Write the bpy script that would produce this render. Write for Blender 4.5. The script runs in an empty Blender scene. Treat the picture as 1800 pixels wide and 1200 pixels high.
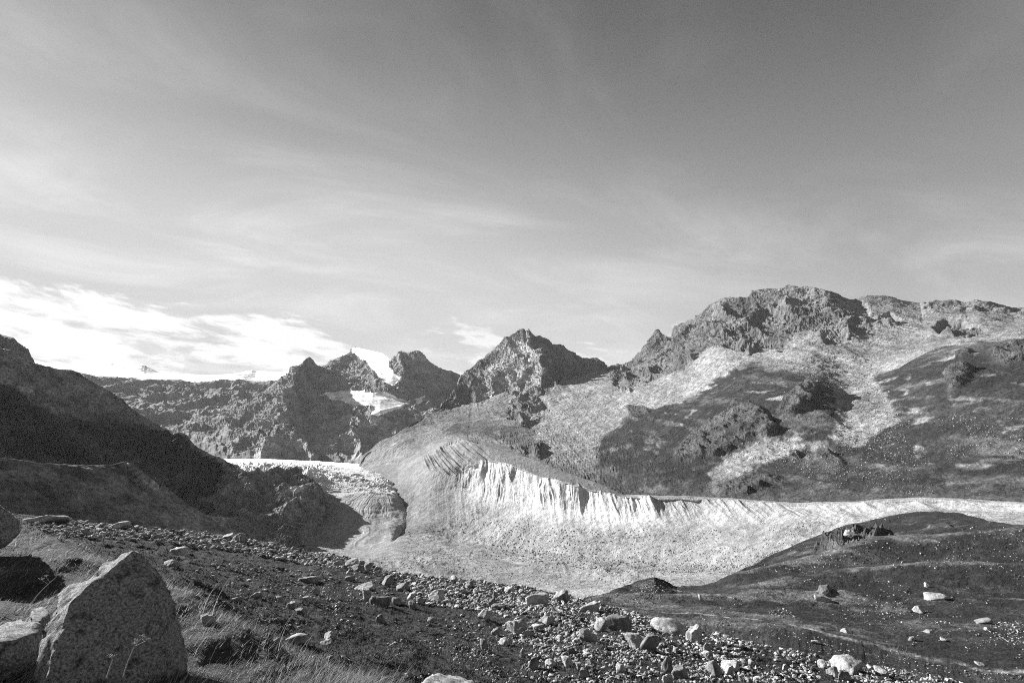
import bpy, bmesh, math
import numpy as np
from mathutils import Vector, Matrix
from concurrent.futures import ThreadPoolExecutor

S = bpy.context.scene
COL = S.collection

# ------------------------------------------------------------------ camera
F = 900.0                      # focal length in photograph pixels (18 mm on 36 mm)
HORIZON = 790.0                # photograph row of the horizon
PITCH = math.atan((HORIZON - 600.0) / F)
EYE = np.array([0.0, 0.0, 1.7])
cam = bpy.data.cameras.new("camera")
cam.sensor_width = 36.0
cam.lens = 18.0
cam.clip_start = 0.1
cam.clip_end = 60000.0
camo = bpy.data.objects.new("camera", cam)
COL.objects.link(camo)
camo.location = EYE
camo.rotation_euler = (math.radians(90) + PITCH, 0, 0)
S.camera = camo

# ------------------------------------------------------------------ sun, sky, exposure
SUN_EL = math.radians(26.0)
SUN_AZ = math.radians(-66.0)   # measured from the view axis, negative = to the left
SUN_DIR = np.array([math.sin(SUN_AZ) * math.cos(SUN_EL), math.cos(SUN_AZ) * math.cos(SUN_EL), math.sin(SUN_EL)])
sun = bpy.data.lights.new("sun", 'SUN')
sun.energy = 5.0
sun.angle = math.radians(0.53)
sun.color = (1, 1, 1)
suno = bpy.data.objects.new("sun", sun)
COL.objects.link(suno)
suno.rotation_euler = Vector(SUN_DIR).to_track_quat('Z', 'Y').to_euler()
S.view_settings.view_transform = 'Standard'
S.view_settings.look = 'None'
S.view_settings.gamma = 1.0
S.cycles.filter_width = 1.0
S.view_settings.exposure = 1.65
S.cycles.use_denoising = False      # keep the fine grain
S.view_settings.use_curve_mapping = False


class NT:
    """small helper for writing node trees"""
    def __init__(self, tree):
        self.t = tree

    def n(self, kind, **kw):
        nd = self.t.nodes.new(kind)
        for k, v in kw.items():
            if k.startswith('in_'):
                key = k[3:]
                nd.inputs[int(key) if key.isdigit() else key].default_value = v
            else:
                setattr(nd, k, v)
        return nd

    def l(self, a, b):
        self.t.links.new(a, b)

    def sock(self, node, idx, val):
        if isinstance(val, (int, float)):
            node.inputs[idx].default_value = val
        else:
            self.l(val, node.inputs[idx])

    def m(self, op, a, b=0.0, c=0.0, clamp=False):
        nd = self.t.nodes.new('ShaderNodeMath')
        nd.operation = op
        nd.use_clamp = clamp
        self.sock(nd, 0, a)
        self.sock(nd, 1, b)
        if op in ('MULTIPLY_ADD', 'SMOOTH_MIN', 'SMOOTH_MAX', 'WRAP', 'COMPARE'):
            self.sock(nd, 2, c)
        return nd.outputs[0]

    def mr(self, v, a, b, c, d, smooth=True):
        nd = self.t.nodes.new('ShaderNodeMapRange')
        nd.interpolation_type = 'SMOOTHSTEP' if smooth else 'LINEAR'
        self.sock(nd, 0, v)
        for i, x in enumerate((a, b, c, d)):
            self.sock(nd, i + 1, x)
        return nd.outputs[0]

    def noise(self, vec, scale, detail=5, rough=0.55, dist=0.0, lac=2.0):
        nd = self.t.nodes.new('ShaderNodeTexNoise')
        nd.inputs['Scale'].default_value = scale
        nd.inputs['Detail'].default_value = detail
        nd.inputs['Roughness'].default_value = rough
        nd.inputs['Lacunarity'].default_value = lac
        nd.inputs['Distortion'].default_value = dist
        if vec is not None:
            self.l(vec, nd.inputs['Vector'])
        return nd.outputs[0]

    def vmul(self, vec, xyz):
        nd = self.t.nodes.new('ShaderNodeVectorMath')
        nd.operation = 'MULTIPLY'
        self.l(vec, nd.inputs[0])
        nd.inputs[1].default_value = xyz
        return nd.outputs[0]


CLOUD_OFF = 0.7


def build_world():
    w = bpy.data.worlds.new("World")
    S.world = w
    w.use_nodes = True
    t = w.node_tree
    t.nodes.clear()
    b = NT(t)
    sky = b.n('ShaderNodeTexSky', sky_type='NISHITA', sun_disc=False, sun_elevation=SUN_EL,
              sun_rotation=SUN_AZ, altitude=2500.0, air_density=1.0, dust_density=1.6, ozone_density=1.0)
    sep = b.n('ShaderNodeSeparateColor')
    b.l(sky.outputs[0], sep.inputs[0])
    # black and white through a red filter: mostly the red of the sky
    lum = b.m('MULTIPLY_ADD', sep.outputs[0], 0.72, b.m('MULTIPLY', sep.outputs[1], 0.28))
    tc = b.n('ShaderNodeTexCoord')
    sx = b.n('ShaderNodeSeparateXYZ')
    b.l(tc.outputs['Generated'], sx.inputs[0])
    X, Y, Z = sx.outputs
    # thin high cloud on a flat layer
    den = b.m('MAXIMUM', b.m('ADD', Z, 0.12), 0.03)
    cx, cy = b.m('DIVIDE', X, den), b.m('DIVIDE', Y, den)
    cv = b.n('ShaderNodeCombineXYZ')
    b.l(b.m('MULTIPLY_ADD', cx, 0.8, b.m('MULTIPLY', cy, 0.35)), cv.inputs[0])
    b.l(b.m('MULTIPLY_ADD', cy, 1.5, b.m('MULTIPLY', cx, -0.6)), cv.inputs[1])
    n1 = b.noise(cv.outputs[0], 1.1, 8, 0.62, 0.6)
    n2 = b.noise(cv.outputs[0], 0.45, 3, 0.5, 0.3)
    wisp = b.m('MULTIPLY', b.mr(n1, 0.42, 0.74, 0, 1), b.mr(n2, 0.32, 0.62, 0.22, 0.8))
    # heaped low cloud near the horizon, thickest below the sun
    az = b.m('ARCTAN2', X, Y)
    el = b.m('ARCSINE', Z)
    pv = b.n('ShaderNodeCombineXYZ')
    b.l(b.m('ADD', az, CLOUD_OFF), pv.inputs[0])
    b.l(b.m('MULTIPLY_ADD', el, 3.6, b.m('MULTIPLY', az, 0.35)), pv.inputs[1])
    n3 = b.noise(pv.outputs[0], 5.5, 9, 0.58, 0.3)
    n4 = b.noise(pv.outputs[0], 22.0, 6, 0.6, 0.4)
    heap = b.m('ADD', b.m('MULTIPLY', n3, 0.75), b.m('MULTIPLY', n4, 0.25))
    toward = b.mr(az, -0.85, 0.5, 0.15, 0.035)
    band = b.m('MULTIPLY', b.mr(el, 0.22, 0.33, 1, 0), 1.0)
    thr = b.m('SUBTRACT', 0.56, toward)
    thr = b.m('ADD', thr, b.mr(el, 0.2, 0.29, 0.0, 0.22))
    cum = b.m('MULTIPLY', b.mr(b.m('SUBTRACT', heap, thr), 0.0, 0.10, 0, 1), band)
    # thin high veil, thicker towards the horizon
    veil = b.m('POWER', 2.718, b.m('MULTIPLY', b.m('POWER', b.m('DIVIDE', b.m('MAXIMUM', el, 0.0), 0.52), 2.0), -1.0))
    veil = b.m('MULTIPLY', b.m('MULTIPLY', veil, b.mr(n2, 0.3, 0.7, 6.1, 7.1)), b.mr(az, -0.3, 0.9, 1.0, 0.45))
    lum = b.m('DIVIDE', b.m('MULTIPLY', lum, 0.75), b.m('MULTIPLY_ADD', lum, 0.2, 1.0))
    base = b.m('SMOOTH_MIN', b.m('ADD', lum, veil), 5.3, 1.6)
    col = b.m('ADD', base, b.m('MULTIPLY', wisp, b.m('MULTIPLY_ADD', base, 0.25, 0.9)))
    cumcol = b.m('ADD', b.m('MULTIPLY', base, 1.0), b.mr(az, -1.0, 0.5, 3.2, 1.6))
    mix = b.n('ShaderNodeMix', data_type='FLOAT')
    b.l(cum, mix.inputs[0])
    b.l(col, mix.inputs[2])
    b.l(cumcol, mix.inputs[3])
    bg = b.n('ShaderNodeBackground')
    bg.inputs[1].default_value = 0.05
    b.l(b.m('MULTIPLY', mix.outputs[0], 0.79), bg.inputs[0])
    out = b.n('ShaderNodeOutputWorld')
    b.l(bg.outputs[0], out.inputs[0])


build_world()

# ------------------------------------------------------------------ projection helpers
CP, SP = math.cos(PITCH), math.sin(PITCH)


def ray(u, v):
    u = np.asarray(u, float)
    v = np.asarray(v, float)
    x = (u - 900.0) / F
    y = (600.0 - v) / F
    return np.stack(np.broadcast_arrays(x, CP - SP * y, SP + CP * y), -1)


def P(u, v, d):
    """world point seen at photograph pixel (u, v), d metres away on the map"""
    r = ray(u, v)
    h = np.hypot(r[..., 0], r[..., 1])
    return EYE + r * (np.asarray(d, float) / h)[..., None]


def proj(p):
    q = np.asarray(p, np.float64) - EYE
    fw = q[..., 1] * CP + q[..., 2] * SP
    up = -q[..., 1] * SP + q[..., 2] * CP
    fw = np.maximum(fw, 1e-3)
    return 900.0 + F * q[..., 0] / fw, 600.0 - F * up / fw


def plane_d(u, v, pt, nrm):
    r = ray(u, v)
    k = np.dot(np.asarray(pt) - EYE, nrm) / (r @ np.asarray(nrm))
    return np.hypot(r[..., 0], r[..., 1]) * k


# ------------------------------------------------------------------ lattice noise
rs0 = np.random.RandomState(7)
LAT = rs0.rand(64, 64, 64).astype(np.float32) * 2 - 1
LATF = LAT.ravel()
POOL = ThreadPoolExecutor(4)


def _rot(seed):
    r = np.random.RandomState(seed)
    q, _ = np.linalg.qr(r.randn(3, 3))
    return q.astype(np.float32), r.rand(3).astype(np.float32) * 64


ROTS = [_rot(100 + i) for i in range(40)]


def _vn(p):
    i = np.floor(p)
    f = p - i
    f = f * f * (3 - 2 * f)
    i = i.astype(np.int32) & 63
    j = (i + 1) & 63
    x0, y0, z0 = i[:, 0] << 12, i[:, 1] << 6, i[:, 2]
    x1, y1, z1 = j[:, 0] << 12, j[:, 1] << 6, j[:, 2]
    fx, fy, fz = f[:, 0], f[:, 1], f[:, 2]
    a = LATF[x0 + y0 + z0]; a += fz * (LATF[x0 + y0 + z1] - a)
    b = LATF[x0 + y1 + z0]; b += fz * (LATF[x0 + y1 + z1] - b)
    c = LATF[x1 + y0 + z0]; c += fz * (LATF[x1 + y0 + z1] - c)
    d = LATF[x1 + y1 + z0]; d += fz * (LATF[x1 + y1 + z1] - d)
    a += fy * (b - a)
    c += fy * (d - c)
    return a + fx * (c - a)


def _chunks(fn, p, out):
    n = len(p)
    k = 8 if n > 20000 else 1
    b = np.linspace(0, n, k + 1).astype(int)

    def job(i):
        out[b[i]:b[i + 1]] = fn(p[b[i]:b[i + 1]])
    list(POOL.map(job, range(k)))
    return out


def fbm(p, L, octaves=5, gain=0.5, seed=0, mode='fbm', lac=2.03):
    """fractal noise of points p (n,3) with first wavelength L; fbm: about -1..1, ridge/billow: 0..1"""
    p = np.ascontiguousarray(p, np.float32)

    def fn(q):
        amp, tot = 1.0, 0.0
        s = np.zeros(len(q), np.float32)
        fr = 1.0 / L
        w = None
        for o in range(octaves):
            R, off = ROTS[(seed * 7 + o) % 40]
            v = _vn((q @ R) * np.float32(fr) + off)
            if mode == 'ridge':
                v = 1 - np.abs(v) * 1.6
                np.clip(v, 0, 1, out=v)
                v *= v
                if w is not None:
                    v2 = v * w
                else:
                    v2 = v
                w = np.clip(v * 1.6, 0, 1)
                s += amp * v2
            elif mode == 'billow':
                s += amp * np.abs(v)
            else:
                s += amp * v
            tot += amp
            amp *= gain
            fr *= lac
        return s / tot
    return _chunks(fn, p, np.empty(len(p), np.float32))


def sstep(a, b, x):
    t = np.clip((x - a) / (b - a), 0, 1)
    return t * t * (3 - 2 * t)


def inpoly(u, v, poly):
    poly = np.asarray(poly, float)
    m = np.zeros(u.shape, bool)
    n = len(poly)
    j = n - 1
    for i in range(n):
        xi, yi = poly[i]
        xj, yj = poly[j]
        if yi != yj:
            c = ((yi > v) != (yj > v)) & (u < (xj - xi) * (v - yi) / (yj - yi) + xi)
            m ^= c
        j = i
    return m


def segdist(x, y, line):
    """distance to a polyline"""
    best = np.full(x.shape, 1e9)
    for (ax, ay), (bx, by) in zip(line[:-1], line[1:]):
        dx, dy = bx - ax, by - ay
        t = np.clip(((x - ax) * dx + (y - ay) * dy) / (dx * dx + dy * dy + 1e-9), 0, 1)
        best = np.minimum(best, np.hypot(x - ax - t * dx, y - ay - t * dy))
    return best


def blur_rows(a, k):
    if k < 1:
        return a
    w = np.hanning(2 * k + 3)[1:-1]
    w /= w.sum()
    p = np.pad(a, ((k, k), (0, 0)), mode='edge')
    o = np.zeros_like(a)
    for i, wi in enumerate(w):
        o += wi * p[i:i + a.shape[0]]
    return o


def relief(q, L, seed, dip=(0.42, 0.25, 0.87), T=None):
    """layered, gullied rock: about -0.5..0.6, ledges along tilted beds cut by gullies running down"""
    T = T or L * 0.32
    w = fbm(q, L * 0.9, 5, 0.55, seed)
    g = fbm(np.stack([q[:, 0] + 0.45 * q[:, 2] + w * L * 0.25, q[:, 1] * 0.8, q[:, 2] * 0.2], -1), L * 0.8, 6, 0.5, seed + 1, 'ridge')
    b = (q @ np.array(dip)) / T + w * 1.5
    f = b - np.floor(b)
    led = np.where(f < 0.75, f / 0.75, (1 - f) / 0.25)
    b2 = (q @ np.array(dip)) / (T * 0.31) + w * 4.0 + 0.37
    f2 = b2 - np.floor(b2)
    led2 = np.where(f2 < 0.7, f2 / 0.7, (1 - f2) / 0.3)
    br = np.clip(0.5 + fbm(q, L * 0.45, 3, 0.6, seed + 2) * 1.3, 0, 1)
    return (g - 0.42) * 0.95 + (led - 0.5) * 0.34 * br + (led2 - 0.5) * 0.14 * (1 - 0.5 * br) + w * 0.25


class Land:
    """terrain on a polar net: lines run across the view, ordered from near to far"""
    def __init__(self, u0, u1, ncol, lines, rows, smooth=3, side=0, sharp=()):
        a0 = math.atan2((u0 - 900) / F, CP - SP * (600 - HORIZON) / F)
        a1 = math.atan2((u1 - 900) / F, CP - SP * (600 - HORIZON) / F)
        self.th = np.linspace(a0, a1, ncol)
        R, Z = [], []
        for ln in lines:
            pts = []
            for q in ln:
                if q[0] == 'z':           # ('z', u, d, height)
                    az = math.atan2((q[1] - 900) / F, CP - SP * (600 - HORIZON) / F)
                    pts.append((az, q[2], q[3]))
                else:
                    w = P(q[0], q[1], q[2])
                    pts.append((math.atan2(w[0], w[1]), math.hypot(w[0], w[1]), w[2]))
            pts.sort()
            pts = np.array(pts)
            R.append(np.interp(self.th, pts[:, 0], pts[:, 1]))
            Z.append(np.interp(self.th, pts[:, 0], pts[:, 2]))
            if side and len(R) - 1 not in sharp:
                R[-1] = blur_rows(R[-1][:, None], side)[:, 0]
                Z[-1] = blur_rows(Z[-1][:, None], side)[:, 0]
        for i in range(1, len(R)):
            R[i] = np.maximum(R[i], R[i - 1] * 1.0008 + 0.02)
        rr, zz, tt = [], [], []
        self.starts = [0]
        for i in range(len(R) - 1):
            n = rows[i]
            t = (np.arange(n) / n)[:, None]
            rr.append(R[i] + (R[i + 1] - R[i]) * t)
            zz.append(Z[i] + (Z[i + 1] - Z[i]) * t)
            tt.append(np.broadcast_to(i + t, (n, ncol)))
            self.starts.append(self.starts[-1] + n)
        rr.append(R[-1][None]); zz.append(Z[-1][None]); tt.append(np.full((1, ncol), len(R) - 1.0))
        self.r = blur_rows(np.concatenate(rr), smooth)
        self.z = blur_rows(np.concatenate(zz), smooth)
        self.t = np.concatenate(tt)
        self.shape = self.r.shape
        self.update()

    def update(self):
        x = self.r * np.sin(self.th)
        y = self.r * np.cos(self.th)
        self.p = np.stack([x, y, self.z], -1)

    def flat(self):
        return self.p.reshape(-1, 3)

    def normals(self):
        du = np.gradient(self.p, axis=1)
        dv = np.gradient(self.p, axis=0)
        n = np.cross(du, dv)
        n /= np.linalg.norm(n, axis=-1, keepdims=True) + 1e-9
        return n

    def push(self, h, along=None):
        """displace along the normal"""
        n = self.normals() if along is None else along
        self.p = self.p + n * np.asarray(h, float).reshape(self.shape)[..., None]

    def px(self):
        u, v = proj(self.p)
        return u, v

    def grid(self, a):
        return np.asarray(a).reshape(self.shape)

    def mesh(self, name, mat, attrs, r0=0, r1=None, c0=0, c1=None, smooth=False):
        p = self.p[r0:r1, c0:c1]
        nr, nc = p.shape[:2]
        me = bpy.data.meshes.new(name)
        me.vertices.add(nr * nc)
        me.vertices.foreach_set('co', p.reshape(-1).astype(np.float32))
        idx = np.arange(nr * nc, dtype=np.int32).reshape(nr, nc)
        q = np.stack([idx[:-1, :-1], idx[:-1, 1:], idx[1:, 1:], idx[1:, :-1]], -1).reshape(-1, 4)
        me.loops.add(q.size)
        me.loops.foreach_set('vertex_index', q.ravel())
        me.polygons.add(len(q))
        me.polygons.foreach_set('loop_start', np.arange(0, q.size, 4, dtype=np.int32))
        me.polygons.foreach_set('use_smooth', np.full(len(q), smooth))
        me.update()
        for k, a in attrs.items():
            at = me.attributes.new(k, 'FLOAT', 'POINT')
            at.data.foreach_set('value', self.grid(a)[r0:r1, c0:c1].reshape(-1).astype(np.float32))
        me.materials.append(mat)
        ob = bpy.data.objects.new(name, me)
        COL.objects.link(ob)
        return ob


def tag(o, label, cat=None, kind=None, group=None):
    o['label'] = label
    if cat:
        o['category'] = cat
    if kind:
        o['kind'] = kind
    if group:
        o['group'] = group
    return o


# ------------------------------------------------------------------ materials
def ground_mat(name, scale, contrast=0.5, bump=0.5, bdist=1.0, rough=0.95, scale2=None, con2=0.3, speck=None, fine=0.3):
    """grey ground: base tone from the mesh's own 'alb' attribute, broken up by solid noise; real bump"""
    m = bpy.data.materials.new(name)
    m.use_nodes = True
    t = m.node_tree
    t.nodes.clear()
    b = NT(t)
    geo = b.n('ShaderNodeNewGeometry')
    at = b.n('ShaderNodeAttribute', attribute_name='alb')
    n1 = b.noise(geo.outputs['Position'], scale, 8, 0.65)
    n2 = b.noise(geo.outputs['Position'], scale2 or scale * 0.13, 6, 0.6)
    nf = b.noise(geo.outputs['Position'], scale * 5.0, 4, 0.7)
    k = b.m('MULTIPLY', b.mr(n1, 0.33, 0.67, 1 - contrast, 1 + contrast, False), b.mr(n2, 0.3, 0.7, 1 - con2, 1 + con2, False))
    k = b.m('MULTIPLY', k, b.mr(nf, 0.36, 0.64, 1 - fine, 1 + fine, False))
    a = b.m('MULTIPLY', b.m('MULTIPLY', at.outputs['Fac'], 0.47), k)
    if speck:
        vo = b.n('ShaderNodeTexVoronoi', feature='F1')
        vo.inputs['Scale'].default_value = speck[0]
        b.l(geo.outputs['Position'], vo.inputs['Vector'])
        a = b.m('MULTIPLY', a, b.mr(vo.outputs['Distance'], 0.1, 0.8, 1 + speck[1], 1 - speck[1], False))
    a = b.m('MINIMUM', b.m('MAXIMUM', a, 0.015), 0.9)
    pr = b.n('ShaderNodeBsdfPrincipled')
    pr.inputs['Roughness'].default_value = rough
    pr.inputs['Specular IOR Level'].default_value = 0.15
    b.l(a, pr.inputs['Base Color'])
    bp = b.n('ShaderNodeBump')
    b.l(b.mr(at.outputs['Fac'], 0.6, 1.0, bump, bump * 0.08), bp.inputs['Strength'])
    bp.inputs['Distance'].default_value = bdist
    n3 = b.noise(geo.outputs['Position'], scale * 1.6, 7, 0.7)
    b.l(n3, bp.inputs['Height'])
    b.l(bp.outputs[0], pr.inputs['Normal'])
    out = b.n('ShaderNodeOutputMaterial')
    b.l(pr.outputs[0], out.inputs[0])
    return m


M_FAR = ground_mat('far_rock', 0.02, 0.45, 0.8, 12.0, con2=0.25)
M_MTN = ground_mat('mountain_rock_and_scree', 0.07, 0.5, 1.0, 5.0, con2=0.35, fine=0.45)
M_MORAINE = ground_mat('moraine_rubble', 0.12, 0.35, 1.0, 3.0, con2=0.25, fine=0.3)
M_ICE = ground_mat('dirty_ice', 0.05, 0.25, 0.5, 2.0, rough=0.7, con2=0.2)
M_LEFT = ground_mat('shaded_slope', 0.06, 0.6, 1.0, 5.0, con2=0.45, fine=0.5)
M_HILL = ground_mat('alpine_turf', 0.4, 0.5, 1.0, 0.8, con2=0.45, fine=0.45)
M_FORE = ground_mat('meadow_turf', 6.0, 0.5, 1.0, 0.08, con2=0.4, scale2=0.7, fine=0.4)

# ================================================================== THE FAR RANGE
SKY_A = [(-300, 560), (54, 630), (85, 638), (125, 647), (153, 645), (175, 642), (186, 638), (193, 637), (199, 639), (208, 641), (220, 645), (230, 647), (237, 644), (243, 642), (250, 640), (255, 641), (259, 644),
         (264, 646), (272, 650), (280, 653), (312, 656), (368, 658), (405, 657), (415, 655), (424, 654), (431, 652), (437, 651), (443, 650), (448, 651), (452, 652), (460, 651), (475, 653), (499, 652), (560, 655)]


def far_plateau():
    ln = [
        [(60, 850, 2200), (100, 840, 2200), (400, 815, 2200), (620, 814, 2200)],
        [(60, 745, 3200), (250, 745, 3200), (330, 752, 3100), (420, 765, 2850), (480, 768, 2750), (620, 775, 2750)],
        [(60, 690, 4000), (150, 690, 4000), (250, 697, 3950), (330, 694, 4000), (360, 690, 4100), (420, 700, 3900), (480, 705, 3700), (620, 712, 3500)],
        [(60, 650, 4800), (153, 656, 4800), (198, 660, 4800), (269, 669, 4700), (326, 670, 4700), (411, 667, 4700), (465, 669, 4600), (620, 672, 4600)],
        [(60, 643, 5600), (153, 652, 5600), (269, 662, 5600), (326, 663, 5600), (411, 661, 5600), (620, 663, 5600)],
        [(u, v, 6800) for u, v in SKY_A],
        [(u, v + 6, 8000) for u, v in SKY_A],
    ]
    L = Land(30, 600, 620, ln, [14, 60, 60, 40, 16, 22, 3], 3)
    q = L.flat()
    t = L.t.ravel()
    rockiness = np.interp(t, [0, 0.5, 2.8, 3.1, 4.5, 6], [0.5, 1, 1, 0.2, 0.1, 0.08])
    u, v = L.px()
    h = relief(q, 260, 1, (0.2, 0.3, 0.93)) * 58 + fbm(q * [1, 1, 0.35], 60, 5, 0.6, 2) * 8
    L.push(h * rockiness)
    n1 = fbm(q, 160, 5, 0.6, 3)
    snow = sstep(2.95, 3.05, t + n1 * 0.12)
    rock = inpoly(u, v, [(188, 634), (197, 634), (206, 640), (196, 641)]) | inpoly(u, v, [(236, 646), (246, 640), (254, 638), (266, 644), (282, 653), (268, 655), (250, 653)]) \
        | inpoly(u, v, [(419, 652), (440, 644), (450, 652), (448, 664), (432, 668), (417, 668)])
    snow = snow * (1 - 0.85 * rock.ravel() * (fbm(q, 60, 4, 0.65, 9) > -0.18))
    dust = np.zeros_like(t)
    dust[inpoly(u.ravel(), v.ravel(), [(335, 690), (350, 720), (420, 735), (480, 715), (470, 740), (430, 755), (370, 730)])] = 1
    alb = 0.30 + 0.12 * n1 + 0.16 * dust
    alb = alb * (1 - snow) + 1.5 * snow
    o = L.mesh('far_cliffs', M_FAR, {'alb': alb}, 0, L.starts[3] + 1)
    tag(o, 'hazy grey cliff wall under the far snow plateau, behind the glacier', kind='structure')
    o = L.mesh('snow_plateau', M_FAR, {'alb': alb}, L.starts[3])
    tag(o, 'white snow plateau on the skyline above the hazy cliffs', kind='structure')


far_plateau()

SKY_C = [(380, 740), (430, 705), (465, 685), (480, 672), (495, 662), (510, 652), (522, 643), (530, 637), (543, 627), (550, 632), (556, 640), (567, 643), (580, 636), (593, 629), (605, 622), (615, 617),
         (621, 611), (625, 609), (635, 612), (655, 616), (672, 620), (685, 629), (690, 624), (697, 621), (708, 618), (720, 615), (728, 614), (736, 615), (742, 621), (748, 628), (760, 637), (771, 645), (780, 648), (795, 653), (808, 658), (860, 672)]


def far_peaks():
    ln = [
        [(380, 830, 2150), (640, 818, 2150), (900, 818, 2150)],
        [(380, 800, 2400), (430, 792, 2400), (480, 786, 2300), (540, 790, 2350), (598, 784, 2350), (640, 778, 2420), (700, 762, 2500), (760, 740, 2550), (900, 740, 2600)],
        [(380, 775, 2700), (430, 760, 2700), (485, 752, 2480), (540, 750, 2600), (580, 741, 2640), (620, 737, 2620), (650, 730, 2580), (668, 722, 2600), (700, 714, 2700), (760, 706, 2800), (900, 702, 2900)],
        [(380, 760, 3000), (430, 735, 2950), (470, 718, 2850), (505, 708, 2700), (530, 704, 2900), (565, 695, 3100), (610, 688, 3050), (655, 692, 2880), (690, 700, 2850), (712, 705, 2840), (750, 700, 2950), (900, 700, 3100)],
        [(380, 750, 3300), (440, 705, 3200), (475, 690, 3100), (518, 660, 2950), (545, 664, 3200), (600, 660, 3450), (632, 662, 3350), (662, 674, 2960), (690, 680, 2920), (715, 670, 3000), (745, 676, 3080), (770, 680, 3120), (808, 690, 3200), (900, 700, 3250)],
        [(u, v, float(np.interp(u, [380, 465, 522, 543, 567, 600, 625, 655, 686, 695, 736, 808, 860], [3500, 3400, 3150, 3500, 3700, 3950, 4100, 3700, 3300, 3300, 3250, 3300, 3400]))) for u, v in SKY_C],
        [(u, v + 30, 4100) for u, v in SKY_C],
    ]
    L = Land(400, 850, 760, ln, [10, 46, 60, 70, 60, 80, 6], 2)
    q = L.flat()
    t = L.t.ravel()
    u, v = [a.ravel() for a in L.px()]
    snow1 = [(621, 610), (635, 609), (655, 614), (672, 619), (686, 628), (684, 642), (703, 666), (692, 677), (672, 673), (663, 665), (660, 653), (649, 642), (638, 631), (618, 618)]
    snow2 = [(560, 693), (580, 689), (612, 685), (655, 689), (669, 688), (697, 700), (722, 706), (700, 716), (683, 722), (664, 730), (651, 727), (655, 713), (621, 710), (582, 699)]
    snow3 = [(722, 702), (745, 697), (752, 702), (735, 707)]
    wu = u + fbm(q, 60, 4, 0.6, 12) * 4
    wv = v + fbm(q, 60, 4, 0.6, 13) * 3
    s1 = inpoly(wu, wv, snow1)
    s2 = inpoly(wu, wv, snow2)
    s3 = inpoly(wu, wv, snow3)
    sn = (s1 | s2 | s3).astype(float)
    sg = blur_rows(blur_rows(L.grid(sn), 3).T, 3).T.ravel()
    rock = 1 - 0.93 * sg
    edge = np.interp(t, [4.75, 5.0, 5.3], [1, 0.55, 1])
    h = relief(q, 190, 4, (0.3, 0.3, 0.9)) * 60 * edge + fbm(q * [1, 1, 0.3], 40, 4, 0.6, 6) * 6
    L.push(h * rock * np.interp(t, [0, 0.5, 1, 5, 6], [0.3, 0.7, 1, 1, 1]))
    n1 = fbm(q, 120, 5, 0.6, 8)
    alb = 0.36 + 0.14 * n1
    strip = inpoly(wu, wv, [(575, 738), (640, 733), (700, 716), (722, 708), (700, 724), (660, 737), (610, 741)])
    alb = alb + 0.16 * strip + 0.10 * sstep(1.6, 1.0, t + n1 * 0.3)
    debris = inpoly(wu, wv, [(620, 700), (700, 704), (722, 707), (680, 716), (655, 712)])
    alb = alb * (1 - sn) + sn * (1.6 - 0.4 * debris - 0.42 * s2 * (fbm(q * [0.3, 0.3, 2.5], 30, 4, 0.6, 14) > 0.05))
    o = L.mesh('far_peaks', M_FAR, {'alb': alb})
    tag(o, 'dark rocky far peaks holding a white hanging snowfield at the summit', kind='structure')


far_peaks()

# ================================================================== MAIN VALLEY SIDE: moraine, central peak, broad mountain
SKY_M = [(520, 900, 1700), (600, 880, 1720), (626, 830, 1740), (640, 799, 1760), (668, 776, 1780), (690, 764, 1800), (712, 752, 1850), (740, 737, 1950), (768, 720, 2100), (785, 706, 2180), (797, 690, 2260), (804, 672, 2330),
         (811, 657, 2400), (831, 643, 2420), (843, 633, 2430), (853, 626, 2440), (862, 618, 2445), (873, 607, 2450), (879, 600, 2455), (885, 594, 2460), (897, 587, 2470), (907, 581, 2480), (912, 577, 2490), (917, 574, 2490), (920, 574, 2490),
         (924, 579, 2490), (930, 575, 2490), (935, 583, 2490), (941, 589, 2490), (952, 593, 2480), (964, 598, 2470), (971, 605, 2500), (982, 605, 2530), (991, 607, 2550), (1000, 613, 2570), (1009, 619, 2590), (1023, 630, 2620),
         (1036, 630, 2640), (1049, 628, 2650), (1060, 635, 2660), (1065, 644, 2670), (1083, 643, 2600), (1090, 641, 2560), (1104, 638, 2480), (1112, 630, 2400), (1125, 619, 2320), (1137, 600, 2260), (1147, 588, 2220), (1154, 578, 2200), (1158, 578, 2195),
         (1164, 585, 2180), (1172, 590, 2160), (1179, 593, 2140), (1183, 590, 2130), (1185, 573, 2120), (1195, 568, 2100), (1204, 566, 2090), (1217, 560, 2070), (1228, 550, 2060), (1245, 539, 2040), (1256, 533, 2030), (1265, 527, 2020), (1283, 524, 2010),
         (1300, 523, 2000), (1317, 520, 2000), (1320, 509, 2000), (1333, 505, 2000), (1353, 503, 2000), (1375, 502, 2000), (1396, 500, 2000), (1413, 503, 2005), (1431, 504, 2010), (1450, 509, 2020), (1473, 519, 2040), (1490, 526, 2080), (1501, 526, 2120), (1510, 522, 2150),
         (1524, 519, 2180), (1545, 520, 2200), (1567, 522, 2220), (1590, 527, 2250), (1617, 532, 2280), (1624, 529, 2300), (1640, 526, 2320), (1683, 527, 2350), (1695, 530, 2350), (1706, 528, 2350), (1718, 527, 2350), (1740, 531, 2350), (1757, 536, 2350), (1779, 543, 2350), (1800, 540, 2350), (1850, 545, 2350), (1960, 560, 2350)]
SKY_M = [(u, v, d if u < 1396 else float(np.interp(u, [1396, 1450, 1501, 1617, 1800, 1960], [2000, 1985, 2010, 2060, 2050, 2040]))) for u, v, d in SKY_M]


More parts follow.
